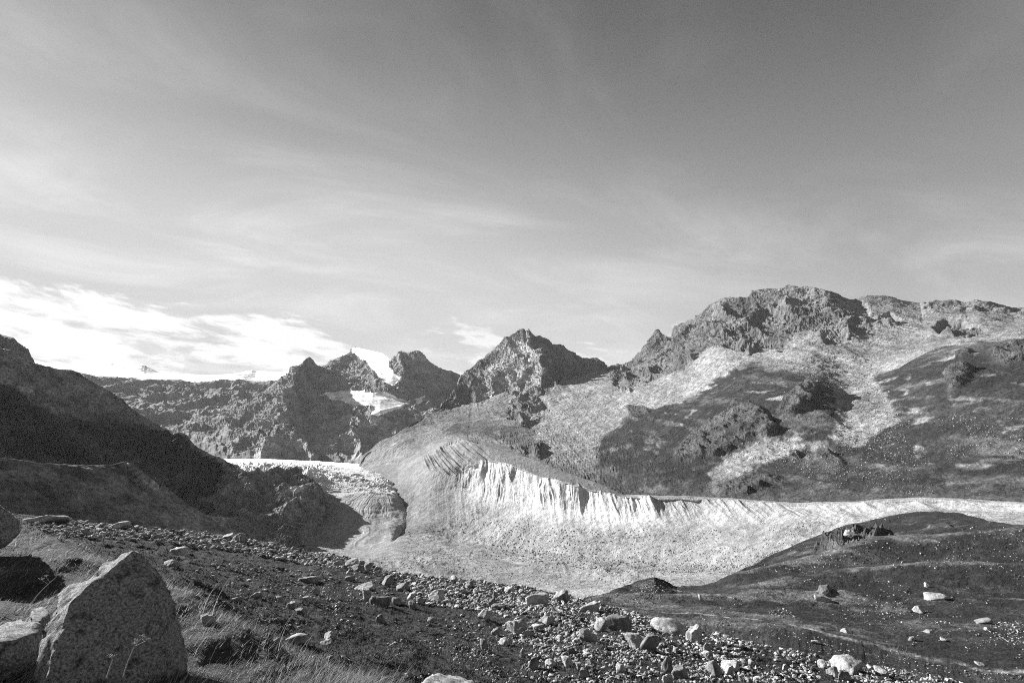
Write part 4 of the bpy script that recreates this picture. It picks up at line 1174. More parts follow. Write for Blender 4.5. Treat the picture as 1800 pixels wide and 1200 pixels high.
# (u0, u1, v0, v1, label)
NAMED = [
    (1096, 1132, 1117, 1143, 'rounded pale half of the split boulder among the rubble'),
    (1124, 1158, 1118, 1147, 'darker sharp-cut half of the split boulder among the rubble'),
    (1145, 1213, 1094, 1118, 'long flat grey slab lying on the brow beside the split boulder'),
    (1206, 1234, 1102, 1132, 'upright block at the end of the long flat grey slab'),
    (1017, 1049, 1109, 1131, 'pale flat-faced boulder standing alone just before the slab boulders'),
    (1047, 1074, 1089, 1113, 'bright blunt boulder leaning on a sloping grey slab'),
    (1067, 1111, 1084, 1112, 'sloping grey slab with deep shade beneath it, behind the bright blunt boulder'),
    (1016, 1054, 1059, 1078, 'dark low slab on the brow where the turf edge turns down'),
    (1463, 1513, 1157, 1187, 'largest dark boulder at the tip of the rubble, half sunlit'),
    (1439, 1458, 1161, 1176, 'white boulder touching the sunlit side of the largest rubble-tip boulder'),
    (1454, 1473, 1173, 1189, 'white rounded boulder in front of the largest rubble-tip boulder'),
    (1474, 1498, 1181, 1199, 'lichen-spotted boulder at the foot of the largest rubble-tip boulder'),
    (1471, 1494, 1139, 1154, 'square pale block standing behind the largest rubble-tip boulder'),
    (1458, 1474, 1141, 1152, 'smaller pale block leaning on the square pale block'),
    (1519, 1543, 1150, 1166, 'dark smooth boulder past the rubble tip, beside the footpath'),
    (1537, 1559, 1174, 1188, 'pale flat boulder beyond the rubble tip, low in the picture'),
    (1343, 1371, 1107, 1126, 'pale domed boulder on a shelf of turf above the footslope'),
    (1375, 1391, 1121, 1133, 'smaller pale boulder just below the domed boulder on the turf shelf'),
    (1236, 1250, 1131, 1149, 'tall pale stone casting a long black shadow'),
    (1236, 1254, 1147, 1164, 'bright angular boulder below the tall stone with the long shadow'),
    (1241, 1267, 1166, 1190, 'grey rounded boulder below the bright angular one'),
    (1267, 1299, 1161, 1181, 'broad white boulder with a smaller grey one before it'),
    (1274, 1292, 1172, 1190, 'small grey boulder leaning on the broad white boulder'),
    (1164, 1183, 1156, 1184, 'upright dark slab set on end in the rubble'),
    (1183, 1210, 1174, 1197, 'hollowed pale boulder beside the upright dark slab'),
    (1166, 1184, 1186, 1206, 'pale block under the upright dark slab'),
    (1082, 1102, 1167, 1187, 'slanting pale boulder pointing down the slope below the split boulder'),
    (1016, 1035, 1176, 1194, 'pale pitted boulder low in the rubble, below the flat-faced boulder'),
    (922, 966, 1042, 1066, 'large smooth boulder, white on its sunny end, on the brow'),
    (972, 1001, 1040, 1059, 'dark peaked boulder on the brow next to the large smooth one'),
    (892, 928, 1093, 1118, 'big grey peaked boulder with a heap of small stones against it'),
    (840, 866, 1072, 1089, 'white-faced boulder at the meadow edge of the rubble'),
    (948, 974, 1081, 1099, 'pale lumpy boulder below the large smooth one'),
    (916, 939, 1107, 1119, 'white block just under the big grey peaked boulder'),
    (863, 879, 1105, 1118, 'white boulder at the sunny foot of the big peaked boulder'),
    (877, 896, 1122, 1136, 'pale boulder in the turf below the big peaked boulder'),
    (841, 859, 1126, 1144, 'tilted pale boulder alone in dark turf'),
    (926, 947, 1159, 1180, 'lichened round boulder in the lower rubble by the turf'),
    (914, 923, 1141, 1156, 'narrow standing stone on the turf edge of the rubble'),
    (987, 1008, 1156, 1175, 'dark blocky boulder in the lower rubble'),
    (857, 871, 1052, 1068, 'white rounded boulder above the flat light slab'),
    (862, 888, 1062, 1073, 'flat light slab between the white rounded boulder and the turf'),
    (816, 834, 1021, 1033, 'grey rounded boulder in the dense pile on the brow'),
    (772, 786, 1001, 1013, 'dark boulder standing against the pale valley floor on the skyline of the brow'),
    (887, 906, 1031, 1041, 'pale angular block on the brow near the large smooth boulder'),
    (934, 956, 1097, 1109, 'half-lit boulder beside the big grey peaked boulder'),
    (999, 1014, 1139, 1151, 'small peaked pale boulder in the middle of the rubble'),
    (957, 978, 1161, 1173, 'flat grey boulder next to the dark blocky one'),
    (752, 782, 1039, 1057, 'craggy grey boulder at the meadow end of the dense pile'),
    (611, 629, 966, 984, 'pointed dark boulder crowning a cluster on the brow'),
    (607, 630, 981, 996, 'broad boulder directly under the pointed dark one'),
    (586, 604, 985, 996, 'rounded pale boulder at the sunny side of the pointed-boulder cluster'),
    (615, 640, 993, 1006, 'pale domed boulder lowest of the pointed-boulder cluster'),
    (640, 656, 988, 1003, 'dark boulder at the shady side of the pointed-boulder cluster'),
    (603, 623, 1011, 1021, 'low pale stone in turf below the pointed-boulder cluster'),
    (669, 693, 1014, 1031, 'grey wedge boulder between cluster and dense pile'),
    (616, 657, 1028, 1039, 'long white slab lying flat on the meadow'),
    (631, 653, 1037, 1056, 'speckled grey block under the long white slab'),
    (648, 687, 1047, 1069, 'broad boulder with shaded front below the speckled grey block'),
    (696, 719, 1026, 1041, 'bright boulder at the meadow side of the dense pile'),
    (687, 709, 1051, 1064, 'low rounded pale boulder next to the broad shaded one'),
    (717, 733, 1057, 1071, 'white cube-like stone below the dense pile'),
    (661, 679, 1081, 1097, 'grooved pale stone alone in the middle of the meadow'),
    (751, 764, 1086, 1095, 'small dark stone with bright face in the middle meadow'),
    (714, 733, 1042, 1053, 'grey boulder in the lower row of the dense pile'),
    (731, 747, 1051, 1062, 'pale boulder ending the lower row of the dense pile'),
    (503, 543, 1114, 1136, 'mossy pointed boulder on the grassy bank edge'),
    (569, 591, 1112, 1128, 'black shark-fin stone with one bright edge in the turf'),
    (563, 585, 1126, 1137, 'low pale slab before the shark-fin stone'),
    (503, 519, 1057, 1071, 'upright paired pale stone in the open meadow'),
    (520, 541, 1069, 1081, 'dark lying stone next to the upright paired stone'),
    (547, 561, 1034, 1044, 'small white stone on the upper meadow'),
    (531, 545, 1049, 1059, 'bright round stone between small white stone and upright pair'),
    (394, 429, 1050, 1061, 'long flat dark slab sunk in the meadow turf'),
    (483, 497, 1049, 1059, 'small dark stone in the open turf near the long flat slab'),
    (440, 459, 1041, 1052, 'low dark stone above the long flat slab'),
    (524, 559, 1012, 1027, 'white wedge boulder on the upper meadow'),
    (475, 491, 1123, 1135, 'pale stone on the bank edge beside the mossy pointed boulder'),
    (571, 585, 1153, 1166, 'pale stone poking out of the grass of the bank'),
    (300, 326, 960, 978, 'dark boulder on the upper meadow behind the great boulder'),
    (288, 312, 984, 998, 'white boulder touching the outline of the great boulder'),
    (187, 225, 916, 931, 'pale flat slab on the far brow behind the great boulder'),
    (53, 118, 904, 924, 'dark overhanging ledge rock at the far end of the brow'),
    (409, 434, 937, 955, 'rounded pale boulder on the brow against the shaded moraine'),
    (391, 413, 938, 948, 'low boulder leaning beside the rounded pale one on the brow'),
    (352, 376, 1081, 1102, 'tufted stone on the bank edge behind the great boulder'),
]
for a0, a1, b0, b1, lab in NAMED:
    o = put_boulder(FORE, a0, a1, b0, b1, 7 if a1 - a0 > 45 else None)
    if o:
        tag(o, lab, 'boulder', group=G_BROW)

HILL_NAMED = [
    (1445, 1456, 1038, 1046, 'white stone on the crest of the middle swell'),
    (1432, 1460, 1046, 1058, 'broad pale outcrop stone just under the white crest stone'),
    (1478, 1493, 1105, 1113, 'white boulder beside the footpath on the dark turf'),
    (1426, 1443, 1126, 1132, 'flat white stone below the footpath'),
    (1626, 1661, 1040, 1056, 'large pale bedrock knob on the dark turf hill'),
    (1606, 1623, 1066, 1078, 'grey boulder at the head of a stony streak'),
    (1717, 1742, 1086, 1098, 'grey table-shaped boulder in the dark scrub'),
    (1625, 1635, 1025, 1033, 'white stone above the large bedrock knob'),
    (1731, 1739, 1102, 1108, 'white stone just below the table-shaped boulder'),
    (1596, 1608, 1119, 1126, 'pale stone alone on the turf above the footpath'),
    (1624, 1640, 1106, 1113, 'flat pale stone on the turf under the stony streak'),
    (1654, 1664, 1121, 1127, 'small pale stone farther along from the flat one'),
    (1484, 1497, 931, 941, 'pale boulder near the top of the hill above the crag'),
    (1715, 1730, 1164, 1170, 'pale stone at the far end of the footpath'),
    (1228, 1235, 1045, 1055, 'small white cairn-like stone on the open turf saddle'),
]
for a0, a1, b0, b1, lab in HILL_NAMED:
    o = put_boulder(HILL, a0, a1, b0, b1)
    if o:
        tag(o, lab, 'boulder', group='stones on the turf hill')

# ------------------------------------------------------------------ further boulders, zone by zone
ORD = ['first', 'second', 'third', 'fourth', 'fifth', 'sixth', 'seventh', 'eighth', 'ninth', 'tenth', 'eleventh', 'twelfth', 'thirteenth', 'fourteenth', 'fifteenth', 'sixteenth', 'seventeenth', 'eighteenth', 'nineteenth', 'twentieth']
ZONES = [   # polygon, how many, size range in photograph pixels, phrase
    ([(45, 912), (150, 918), (150, 945), (90, 942), (50, 930)], 16, (6, 16), 'rubble on the far brow beside the ledge rock'),
    ([(150, 918), (300, 932), (300, 952), (160, 950)], 20, (6, 16), 'rubble on the far brow by the pale flat slab'),
    ([(300, 933), (440, 952), (440, 975), (330, 965)], 18, (6, 15), 'rubble under the rounded pale brow boulder'),
    ([(440, 955), (590, 980), (590, 1000), (520, 995), (440, 975)], 18, (6, 15), 'rubble between brow boulder and pointed cluster'),
    ([(590, 980), (690, 1004), (690, 1016), (600, 1010)], 12, (7, 15), 'stones around the pointed-boulder cluster'),
    ([(690, 1008), (800, 1020), (800, 1062), (740, 1055), (700, 1035)], 20, (8, 18), 'dense pile on the brow, sunny half'),
    ([(800, 1021), (900, 1032), (900, 1072), (800, 1062)], 20, (8, 18), 'dense pile on the brow, shady half'),
    ([(900, 1066), (1015, 1070), (1015, 1110), (960, 1110), (900, 1092)], 18, (6, 14), 'rubble under the large smooth brow boulder'),
    ([(930, 1110), (1015, 1112), (1015, 1160), (950, 1155)], 18, (7, 16), 'rubble between peaked and flat-faced boulders'),
    ([(950, 1162), (1080, 1150), (1090, 1200), (960, 1200)], 18, (7, 17), 'rubble low in front of the flat-faced boulder'),
    ([(1040, 1115), (1095, 1120), (1160, 1150), (1160, 1200), (1095, 1195), (1050, 1150)], 18, (6, 15), 'rubble below the split boulder'),
    ([(1110, 1085), (1240, 1118), (1240, 1160), (1165, 1150)], 18, (6, 15), 'rubble around the long flat slab'),
    ([(1200, 1160), (1330, 1160), (1350, 1200), (1210, 1200)], 18, (7, 17), 'rubble around the broad white boulder'),
    ([(1260, 1132), (1420, 1155), (1445, 1195), (1330, 1195), (1300, 1160)], 20, (7, 17), 'rubble before the rubble-tip boulders'),
    ([(320, 985), (480, 990), (560, 1030), (480, 1060), (380, 1050)], 9, (5, 12), 'small stones on the near meadow turf'),
    ([(640, 1075), (800, 1075), (850, 1130), (800, 1170), (660, 1150)], 12, (4, 9), 'small stones in the dark middle turf'),
]
for poly, num, (s0, s1), phrase in ZONES:
    pa = np.array(poly)
    got, tries = [], 0
    while len(got) < num and tries < 800:
        tries += 1
        a = rng.uniform(pa[:, 0].min(), pa[:, 0].max())
        b_ = rng.uniform(pa[:, 1].min(), pa[:, 1].max())
        if not inpoly(np.array([a]), np.array([b_]), poly)[0]:
            continue
        w = 0.85 * (s0 + (s1 - s0) * rng.rand() ** 2.4)
        if any(abs(a - q[0]) < 0.42 * (w + q[2]) and abs(b_ - q[1]) < 0.34 * (w + q[2]) for q in BOULDERS):
            continue
        o = put_boulder(FORE, a - w / 2, a + w / 2, b_ - w * rng.uniform(0.5, 0.85), b_)
        if o:
            got.append((a, o))
    got.sort(key=lambda q: q[0])
    for i, (a, o) in enumerate(got):
        tag(o, '%s larger boulder from the left, %s' % (ORD[i], phrase), 'boulder', group=G_BROW)


# ------------------------------------------------------------------ loose rubble nobody could count
def scatter_px(L, polys, seed, clump=None):
    """points on the ground L, spread evenly over polygons of the view: [(polygon, count, px0, px1)]"""
    r = np.random.RandomState(seed)
    pos, size = [], []
    vr = proj(L.p)[1]
    rad = np.hypot(L.p[..., 0], L.p[..., 1])
    vr = np.where(rad > 1.5, vr, 1e5)
    env = np.minimum.accumulate(vr, axis=0)
    for poly, cnt, s0, s1, cl in polys:
        pa = np.array(poly, float)
        n = int(cnt * 3) + 50
        a = r.uniform(pa[:, 0].min(), pa[:, 0].max(), n)
        b = r.uniform(pa[:, 1].min(), pa[:, 1].max(), n)
        keep = inpoly(a, b, poly)
        if cl:
            nn = fbm(np.stack([a, b * 2.0, 0 * a + seed * 11.0], -1), cl[0], 4, 0.6, seed % 5)
            keep &= nn > r.uniform(cl[1], cl[1] + cl[2], n)
        a, b = a[keep][:cnt], b[keep][:cnt]
        rr = ray(a, b)
        th = np.arctan2(rr[:, 0], rr[:, 1])
        c = np.clip(np.round((th - L.th[0]) / (L.th[1] - L.th[0])).astype(int), 0, L.shape[1] - 1)
        for k in range(len(a)):
            e = env[:, c[k]]
            i = len(e) - np.searchsorted(e[::-1], b[k], side='right')
            if i < 1 or i >= len(e):
                continue
            f = (e[i - 1] - b[k]) / max(e[i - 1] - e[i], 1e-6)
            g = L.p[i - 1, c[k]] * (1 - f) + L.p[i, c[k]] * f
            dist = np.linalg.norm(g - EYE)
            pos.append(g)
            size.append((s0 + (s1 - s0) * r.rand() ** 2.2) * dist / F / np.linalg.norm(rr[k]) / 2)
    return np.array(pos), np.array(size)


def rubble(name, label, pos, size, mat, sub, seed, sink=0.25, nvar=14):
    r = np.random.RandomState(seed)
    var = [rock_shape(900 + seed * 20 + i, sub, 9, 14, 0.08) for i in range(nvar)]
    f = var[0][1]
    n, nv = len(pos), len(var[0][0])
    pick = r.randint(nvar, size=n)
    V = np.stack([v for v, _ in var])[pick]
    sc = r.uniform(0.55, 1.2, (n, 3)) * [1, 1, 0.62] * size[:, None]
    V = V * sc[:, None, :]
    a = r.uniform(0, 2 * math.pi, n)
    tilt = r.uniform(-0.5, 0.5, n)
    ct, st = np.cos(tilt), np.sin(tilt)
    x, z = V[..., 0] * ct[:, None] + V[..., 2] * st[:, None], -V[..., 0] * st[:, None] + V[..., 2] * ct[:, None]
    y = V[..., 1]
    ca, sa = np.cos(a)[:, None], np.sin(a)[:, None]
    V = np.stack([x * ca - y * sa, x * sa + y * ca, z], -1)
    V += pos[:, None, :]
    V[..., 2] += (sc[:, 2] * (1 - 2 * sink))[:, None]
    Fc = (f[None] + (np.arange(n) * nv)[:, None, None]).reshape(-1, 3)
    me = mesh_from(name, V.reshape(-1, 3), Fc, mat, smooth=False)
    at = me.attributes.new('alb', 'FLOAT', 'POINT')
    at.data.foreach_set('value', np.repeat((0.3 + 1.05 * r.rand(n) ** 1.4).astype(np.float32), nv))
    o = bpy.data.objects.new(name, me)
    COL.objects.link(o)
    tag(o, label, kind='stuff')
    return o


FZ = [([(45, 910), (300, 928), (440, 948), (600, 978), (700, 1004), (690, 1014), (560, 996), (430, 972), (290, 952), (90, 942)], 5200, 1.2, 9, None),
      ([(690, 1004), (900, 1026), (1000, 1044), (1060, 1060), (1010, 1080), (900, 1080), (740, 1062), (700, 1035)], 3600, 1.3, 9, None),
      ([(870, 1075), (1060, 1062), (1200, 1100), (1330, 1130), (1500, 1162), (1530, 1200), (940, 1200), (900, 1130)], 6500, 1.2, 9, (50, -0.35, 0.5)),
      ([(780, 1080), (880, 1075), (930, 1200), (800, 1200)], 500, 1.5, 6, (50, -0.1, 0.4)),
      ([(300, 975), (640, 1010), (860, 1100), (900, 1200), (660, 1190), (400, 1080)], 2400, 1.2, 6.0, (80, -0.25, 0.45)),
      ([(330, 1060), (430, 1110), (640, 1180), (640, 1195), (480, 1150), (360, 1100)], 130, 3, 9, None),
      ([(1500, 1162), (1800, 1212), (1800, 1240), (1500, 1200)], 700, 2, 8, None)]
pz, sz = scatter_px(FORE, FZ, 3)
rubble('rubble', 'loose pale rubble littering the meadow and its brow', pz, sz, M_RUBBLE, 2, 3)

HZ = [([(1070, 1045), (1150, 1012), (1260, 1030), (1400, 960), (1600, 897), (1800, 925), (1800, 1190), (1500, 1150), (1200, 1090)], 4200, 0.8, 3.6, (60, -0.02, 0.5)),
      ([(1500, 1060), (1600, 1058), (1680, 1095), (1700, 1110), (1620, 1085), (1510, 1075)], 260, 1.2, 5.0, (30, -0.2, 0.5)),
      ([(1740, 1095), (1800, 1090), (1800, 1130), (1750, 1125)], 160, 1.5, 5, None),
      ([(1200, 1090), (1420, 1112), (1560, 1150), (1700, 1175), (1800, 1185), (1800, 1200), (1520, 1170), (1400, 1135)], 900, 1.0, 4.5, (40, -0.4, 0.5)),
      ([(1105, 1030), (1170, 1022), (1180, 1040), (1110, 1045)], 120, 1.2, 4, None),
      ([(1345, 1068), (1385, 1068), (1400, 1085), (1360, 1085)], 70, 1.2, 5, None)]
pz, sz = scatter_px(HILL, HZ, 4)
rubble('hill_stones', 'scattered pale stones on the dark turf hill', pz, sz, M_BLOCK, 1, 4)

VZ = [([(880, 962), (1010, 975), (1110, 985), (1290, 995), (1350, 970), (1400, 960), (1290, 1010), (1080, 1005), (900, 985)], 1500, 0.8, 4.0, None),
      ([(720, 930), (820, 905), (1000, 930), (1280, 930), (1500, 905), (1280, 1020), (1060, 1040), (900, 1020), (700, 1000)], 5200, 0.6, 3.2, (60, -0.3, 0.5)),
      ([(1340, 640), (1520, 620), (1560, 680), (1610, 740), (1560, 790), (1470, 790), (1470, 690), (1380, 655)], 2200, 0.7, 3.0, None),
      ([(1250, 780), (1500, 770), (1800, 700), (1800, 870), (1280, 870)], 5000, 0.6, 2.8, (70, -0.1, 0.5)),
      ([(960, 690), (1110, 680), (1130, 740), (1060, 830), (950, 800)], 1200, 0.7, 2.4, (60, -0.3, 0.5)),
      ([(1040, 720), (1240, 700), (1480, 660), (1480, 760), (1200, 870), (1060, 860)], 900, 0.7, 2.2, (60, 0.0, 0.5))]
pz, sz = scatter_px(VAL, VZ, 6)
rubble('scree_blocks', 'pale blocks strewn over moraine foot and mountain slopes', pz, sz, M_BLOCK, 1, 6)


# ------------------------------------------------------------------ the great boulder and its near neighbours
def hull_boulder(name, pts, label, mat, rough=0.03, cuts=4, seed=1):
    """worn block from corner points: hull, cut finely, roughened"""
    bm = bmesh.new()
    for p in pts:
        bm.verts.new(p)
    r_ = bmesh.ops.convex_hull(bm, input=bm.verts)
    junk = list({e for e in r_['geom_unused'] + r_['geom_interior'] if isinstance(e, bmesh.types.BMVert)})
    if junk:
        bmesh.ops.delete(bm, geom=junk, context='VERTS')
    bmesh.ops.triangulate(bm, faces=bm.faces)
    for k in range(cuts):
        for it in range(2):
            ln = [e for e in bm.edges if e.calc_length() > 0.9 * 0.5 ** k]
            if ln:
                bmesh.ops.subdivide_edges(bm, edges=ln, cuts=1)
                bmesh.ops.triangulate(bm, faces=[f for f in bm.faces if len(f.verts) > 3])
        bmesh.ops.smooth_vert(bm, verts=bm.verts, factor=0.07, use_axis_x=True, use_axis_y=True, use_axis_z=True)
    bm.verts.ensure_lookup_table()
    bm.normal_update()
    co = np.array([v.co[:] for v in bm.verts])
    no = np.array([v.normal[:] for v in bm.verts])
    h = fbm(co, 0.5, 5, 0.55, seed) * rough * 1.6 + (fbm(co, 0.16, 4, 0.6, seed + 1, 'ridge') - 0.4) * rough + fbm(co, 0.05, 3, 0.6, seed + 2) * rough * 0.35
    co = co + no * h[:, None]
    for v, c in zip(bm.verts, co):
        v.co = c
    c0 = co.mean(0)
    c0[2] = co[:, 2].min()
    for v in bm.verts:
        v.co -= Vector(c0)
    me = bpy.data.meshes.new(name)
    bm.to_mesh(me)
    bm.free()
    me.polygons.foreach_set('use_smooth', np.full(len(me.polygons), True))
    me.materials.append(mat)
    o = bpy.data.objects.new(name, me)
    COL.objects.link(o)
    o.location = c0
    tag(o, label, 'boulder')
    return o


D0 = 4.6
face = [(237, 962), (250, 970), (262, 982), (285, 994), (287, 1022), (288, 1050), (290, 1100), (292, 1150), (240, 1215), (150, 1240), (80, 1230), (84, 1160), (112, 1090), (118, 1052), (160, 1030), (196, 1004), (222, 984)]
pts = [P(u, v, D0 + 0.42 * (1205 - v) / 240.0 + 0.0006 * abs(u - 190)) for u, v in face]
back = [(226, 963, 5.25), (207, 972, 5.45), (190, 980, 5.45), (156, 1021, 5.35), (126, 1033, 5.3), (102, 1050, 5.2), (84, 1077, 5.1), (72, 1090, 5.05), (60, 1146, 4.95), (48, 1188, 4.85), (40, 1225, 4.8)]
pts += [P(*a) for a in back]
right = [(301, 1058, 5.2), (313, 1082, 5.2), (320, 1112, 5.2), (334, 1150, 5.15), (338, 1190, 5.1), (270, 1030, 5.8), (300, 1200, 5.0)]
pts += [P(*a) for a in right]
hull_boulder('boulder', pts, 'great dark peaked boulder with one sunlit edge, standing in the near grass', M_HERO, 0.034, 6, 11)

edge_pts = [P(u, v, d) for u, v, d in [(-90, 878, 9), (-30, 872, 9), (2, 882, 9), (18, 898, 9), (26, 915, 9), (41, 932, 9.2), (34, 942, 9), (12, 955, 8.8), (-20, 972, 8.7), (-90, 985, 8.7), (-60, 890, 10.5), (20, 920, 10.5), (0, 960, 10.2), (-90, 900, 11), (-110, 960, 9.5)]]
hull_boulder('boulder', edge_pts, 'black shaded boulder cut off by the picture edge above the grass bank', M_HERO, 0.05, 5, 14)
bot = [P(u, v, d) for u, v, d in [(735, 1196, 6.6), (752, 1184, 6.9), (775, 1180, 7.2), (800, 1182, 7.3), (822, 1192, 7.2), (845, 1205, 7.0), (850, 1250, 6.4), (780, 1262, 6.2), (728, 1250, 6.3), (760, 1195, 7.9), (830, 1200, 8.0), (790, 1240, 8.2)]]
hull_boulder('boulder', bot, 'pale near boulder whose top shows at the bottom edge of the picture', M_PALE, 0.04, 5, 17)
for lab, q_, mt_ in [
    ('grass-topped dark boulder beside the great boulder', [(-40, 1000, 6.6), (0, 998, 6.8), (40, 1000, 6.9), (78, 1006, 6.9), (86, 1030, 6.6), (70, 1062, 6.2), (20, 1072, 6.0), (-40, 1078, 6.0), (60, 1000, 7.8), (-30, 1000, 7.8)], M_HERO),
    ('pale flat-topped rock half hidden behind the great boulder', [(96, 1042, 6.4), (120, 1028, 6.6), (150, 1021, 6.8), (180, 1022, 6.8), (185, 1060, 6.2), (110, 1075, 6.0), (98, 1064, 6.1), (150, 1026, 7.4)], M_HERO),
    ('smooth rounded stone between the dark boulders', [(46, 1076, 5.9), (52, 1064, 6.0), (68, 1059, 6.1), (86, 1064, 6.0), (92, 1078, 5.8), (70, 1090, 5.6), (50, 1088, 5.6), (72, 1064, 6.5)], M_HERO),
    ('low mossy rock at the foot of the great boulder', [(-20, 1102, 5.5), (10, 1088, 5.6), (45, 1082, 5.7), (76, 1086, 5.5), (74, 1108, 5.2), (30, 1125, 5.0), (-20, 1130, 5.0), (30, 1088, 6.0)], M_HERO),
    ('grey slab lying on the bank behind the great boulder', [(290, 1024, 8.0), (318, 1026, 8.0), (335, 1044, 7.8), (350, 1066, 7.6), (340, 1080, 7.2), (300, 1060, 7.2), (288, 1040, 7.4), (330, 1040, 8.4)], M_HERO),
    ('pale dry rock showing through the bank grass low in the picture', [(478, 1182, 5.3), (492, 1170, 5.5), (512, 1162, 5.6), (524, 1172, 5.5), (520, 1200, 5.1), (495, 1210, 5.0), (476, 1205, 5.0), (505, 1170, 5.9)], M_PALE),
]:
    kd = 1.28 if 'grass-topped' in lab else 1.0
    hull_boulder('boulder', [P(a[0], a[1], a[2] * kd) for a in q_] + [P(a[0], a[1], a[2] * kd) - np.array([0, 0, 0.25]) for a in q_], lab, mt_, 0.035, 4, 20 + len(lab) % 7)


# ------------------------------------------------------------------ grass
def grass_mat(name, tone):
    m = bpy.data.materials.new(name)
    m.use_nodes = True
    t = m.node_tree
    t.nodes.clear()
    b = NT(t)
    at = b.n('ShaderNodeAttribute', attribute_name='alb')
    c = b.m('MULTIPLY', at.outputs['Fac'], tone)
    df = b.n('ShaderNodeBsdfDiffuse')
    tr = b.n('ShaderNodeBsdfTranslucent')
    b.l(c, df.inputs[0])
    b.l(c, tr.inputs[0])
    mx = b.n('ShaderNodeMixShader')
    mx.inputs[0].default_value = 0.4
    b.l(df.outputs[0], mx.inputs[1])
    b.l(tr.outputs[0], mx.inputs[2])
    out = b.n('ShaderNodeOutputMaterial')
    b.l(mx.outputs[0], out.inputs[0])
    return m


def blades(name, label, x, y, z, hgt, wid, lean, mat, tone, seg=3, seed=1):
    r = np.random.RandomState(seed)
    n = len(x)
    az = r.uniform(0, 2 * math.pi, n)
    la = lean[0] + r.randn(n) * lean[2]
    lm = lean[1] * r.uniform(0.4, 1.5, n)
    base = np.stack([x, y, z], -1)
    V = []
    for k in range(seg + 1):
        f = k / seg
        c = base.copy()
        c[:, 0] += np.cos(la) * lm * hgt * f ** 1.7
        c[:, 1] += np.sin(la) * lm * hgt * f ** 1.7
        c[:, 2] += hgt * f * (1 - 0.25 * f * lm)
        w = wid * (1 - 0.92 * f)
        off = np.stack([np.cos(az) * w, np.sin(az) * w, 0 * w], -1)
        V += [c - off, c + off]
    V = np.stack(V, 1)
    nv = 2 * (seg + 1)
    q = np.array([[2 * k, 2 * k + 1, 2 * k + 3, 2 * k + 2] for k in range(seg)], np.int32)
    Fc = (q[None] + (np.arange(n) * nv)[:, None, None]).reshape(-1, 4)
    me = mesh_from(name, V.reshape(-1, 3), Fc, mat, True)
    at = me.attributes.new('alb', 'FLOAT', 'POINT')
    at.data.foreach_set('value', np.repeat(tone.astype(np.float32), nv))
    o = bpy.data.objects.new(name, me)
    COL.objects.link(o)
    tag(o, label, kind='stuff')
    return o


M_GRASS = grass_mat('dry_grass', 0.6)
r_ = np.random.RandomState(12)


def pick_ground(L, tmin, tmax, rmin, rmax, u0, u1, n, r):
    """random spots of the terrain within the line range tmin..tmax, thick near the camera"""
    th0 = math.atan((u0 - 900) / F)
    th1 = math.atan((u1 - 900) / F)
    th = r.uniform(th0, th1, n)
    rad = np.sqrt(r.uniform(rmin ** 2, rmax ** 2, n)) if rmax / rmin < 4 else np.exp(r.uniform(math.log(rmin), math.log(rmax), n))
    x, y = np.sin(th) * rad, np.cos(th) * rad
    c = np.clip(((th - L.th[0]) / (L.th[1] - L.th[0])).astype(int), 0, L.shape[1] - 1)
    R = np.hypot(L.p[..., 0], L.p[..., 1])
    z = np.empty(n)
    t = np.empty(n)
    for k in range(n):
        cc = c[k]
        z[k] = np.interp(rad[k], R[:, cc], L.p[:, cc, 2])
        t[k] = np.interp(rad[k], R[:, cc], L.t[:, cc])
    ok = (t >= tmin) & (t <= tmax)
    return x[ok], y[ok], z[ok]


x, y, z = pick_ground(FORE, 0.0, 1.25, 2.6, 15, -250, 1000, 135000, r_)
qq = np.stack([x, y, z], -1)
cl = fbm(qq, 0.9, 3, 0.6, 5)
k = cl > r_.uniform(-0.9, 0.25, len(x))
x, y, z, cl = x[k], y[k], z[k], cl[k]
rad = np.hypot(x, y)
hg = (0.07 + 0.13 * r_.rand(len(x)) ** 2) * (0.8 + 0.7 * np.clip(cl, -0.5, 1)) * np.interp(x, [-5, -2.5, -1], [0.55, 0.8, 1.15])
blades('grass', 'dry tufted grass on the near bank', x, y, z - 0.02, hg, 0.0022 + 0.0004 * rad, (0.35, 0.8, 0.8), M_GRASS, r_.uniform(0.08, 0.52, len(x)), 3, 2)
x, y, z = pick_ground(FORE, 1.9, 4.9, 9, 56, -60, 1500, 90000, r_)
hg = r_.uniform(0.03, 0.09, len(x)) * (1 + 0.6 * (fbm(np.stack([x, y, z], -1), 1.6, 3, 0.6, 6) > 0.15))
blades('meadow_grass', 'short turf grass of the meadow', x, y, z - 0.01, hg, 0.012 + 0.0006 * np.hypot(x, y), (0.3, 0.6, 1.5), M_GRASS, r_.uniform(0.04, 0.14, len(x)), 1, 3)
# a few tall straws
x, y, z = pick_ground(FORE, 0.3, 1.15, 3.6, 7, 200, 760, 130, r_)
blades('tall_straws', 'tall pale straws leaning on the grassy bank', x, y, z, r_.uniform(0.22, 0.42, len(x)), np.full(len(x), 0.0022), (0.2, 0.55, 0.35), M_GRASS, r_.uniform(0.4, 0.6, len(x)), 4, 5)


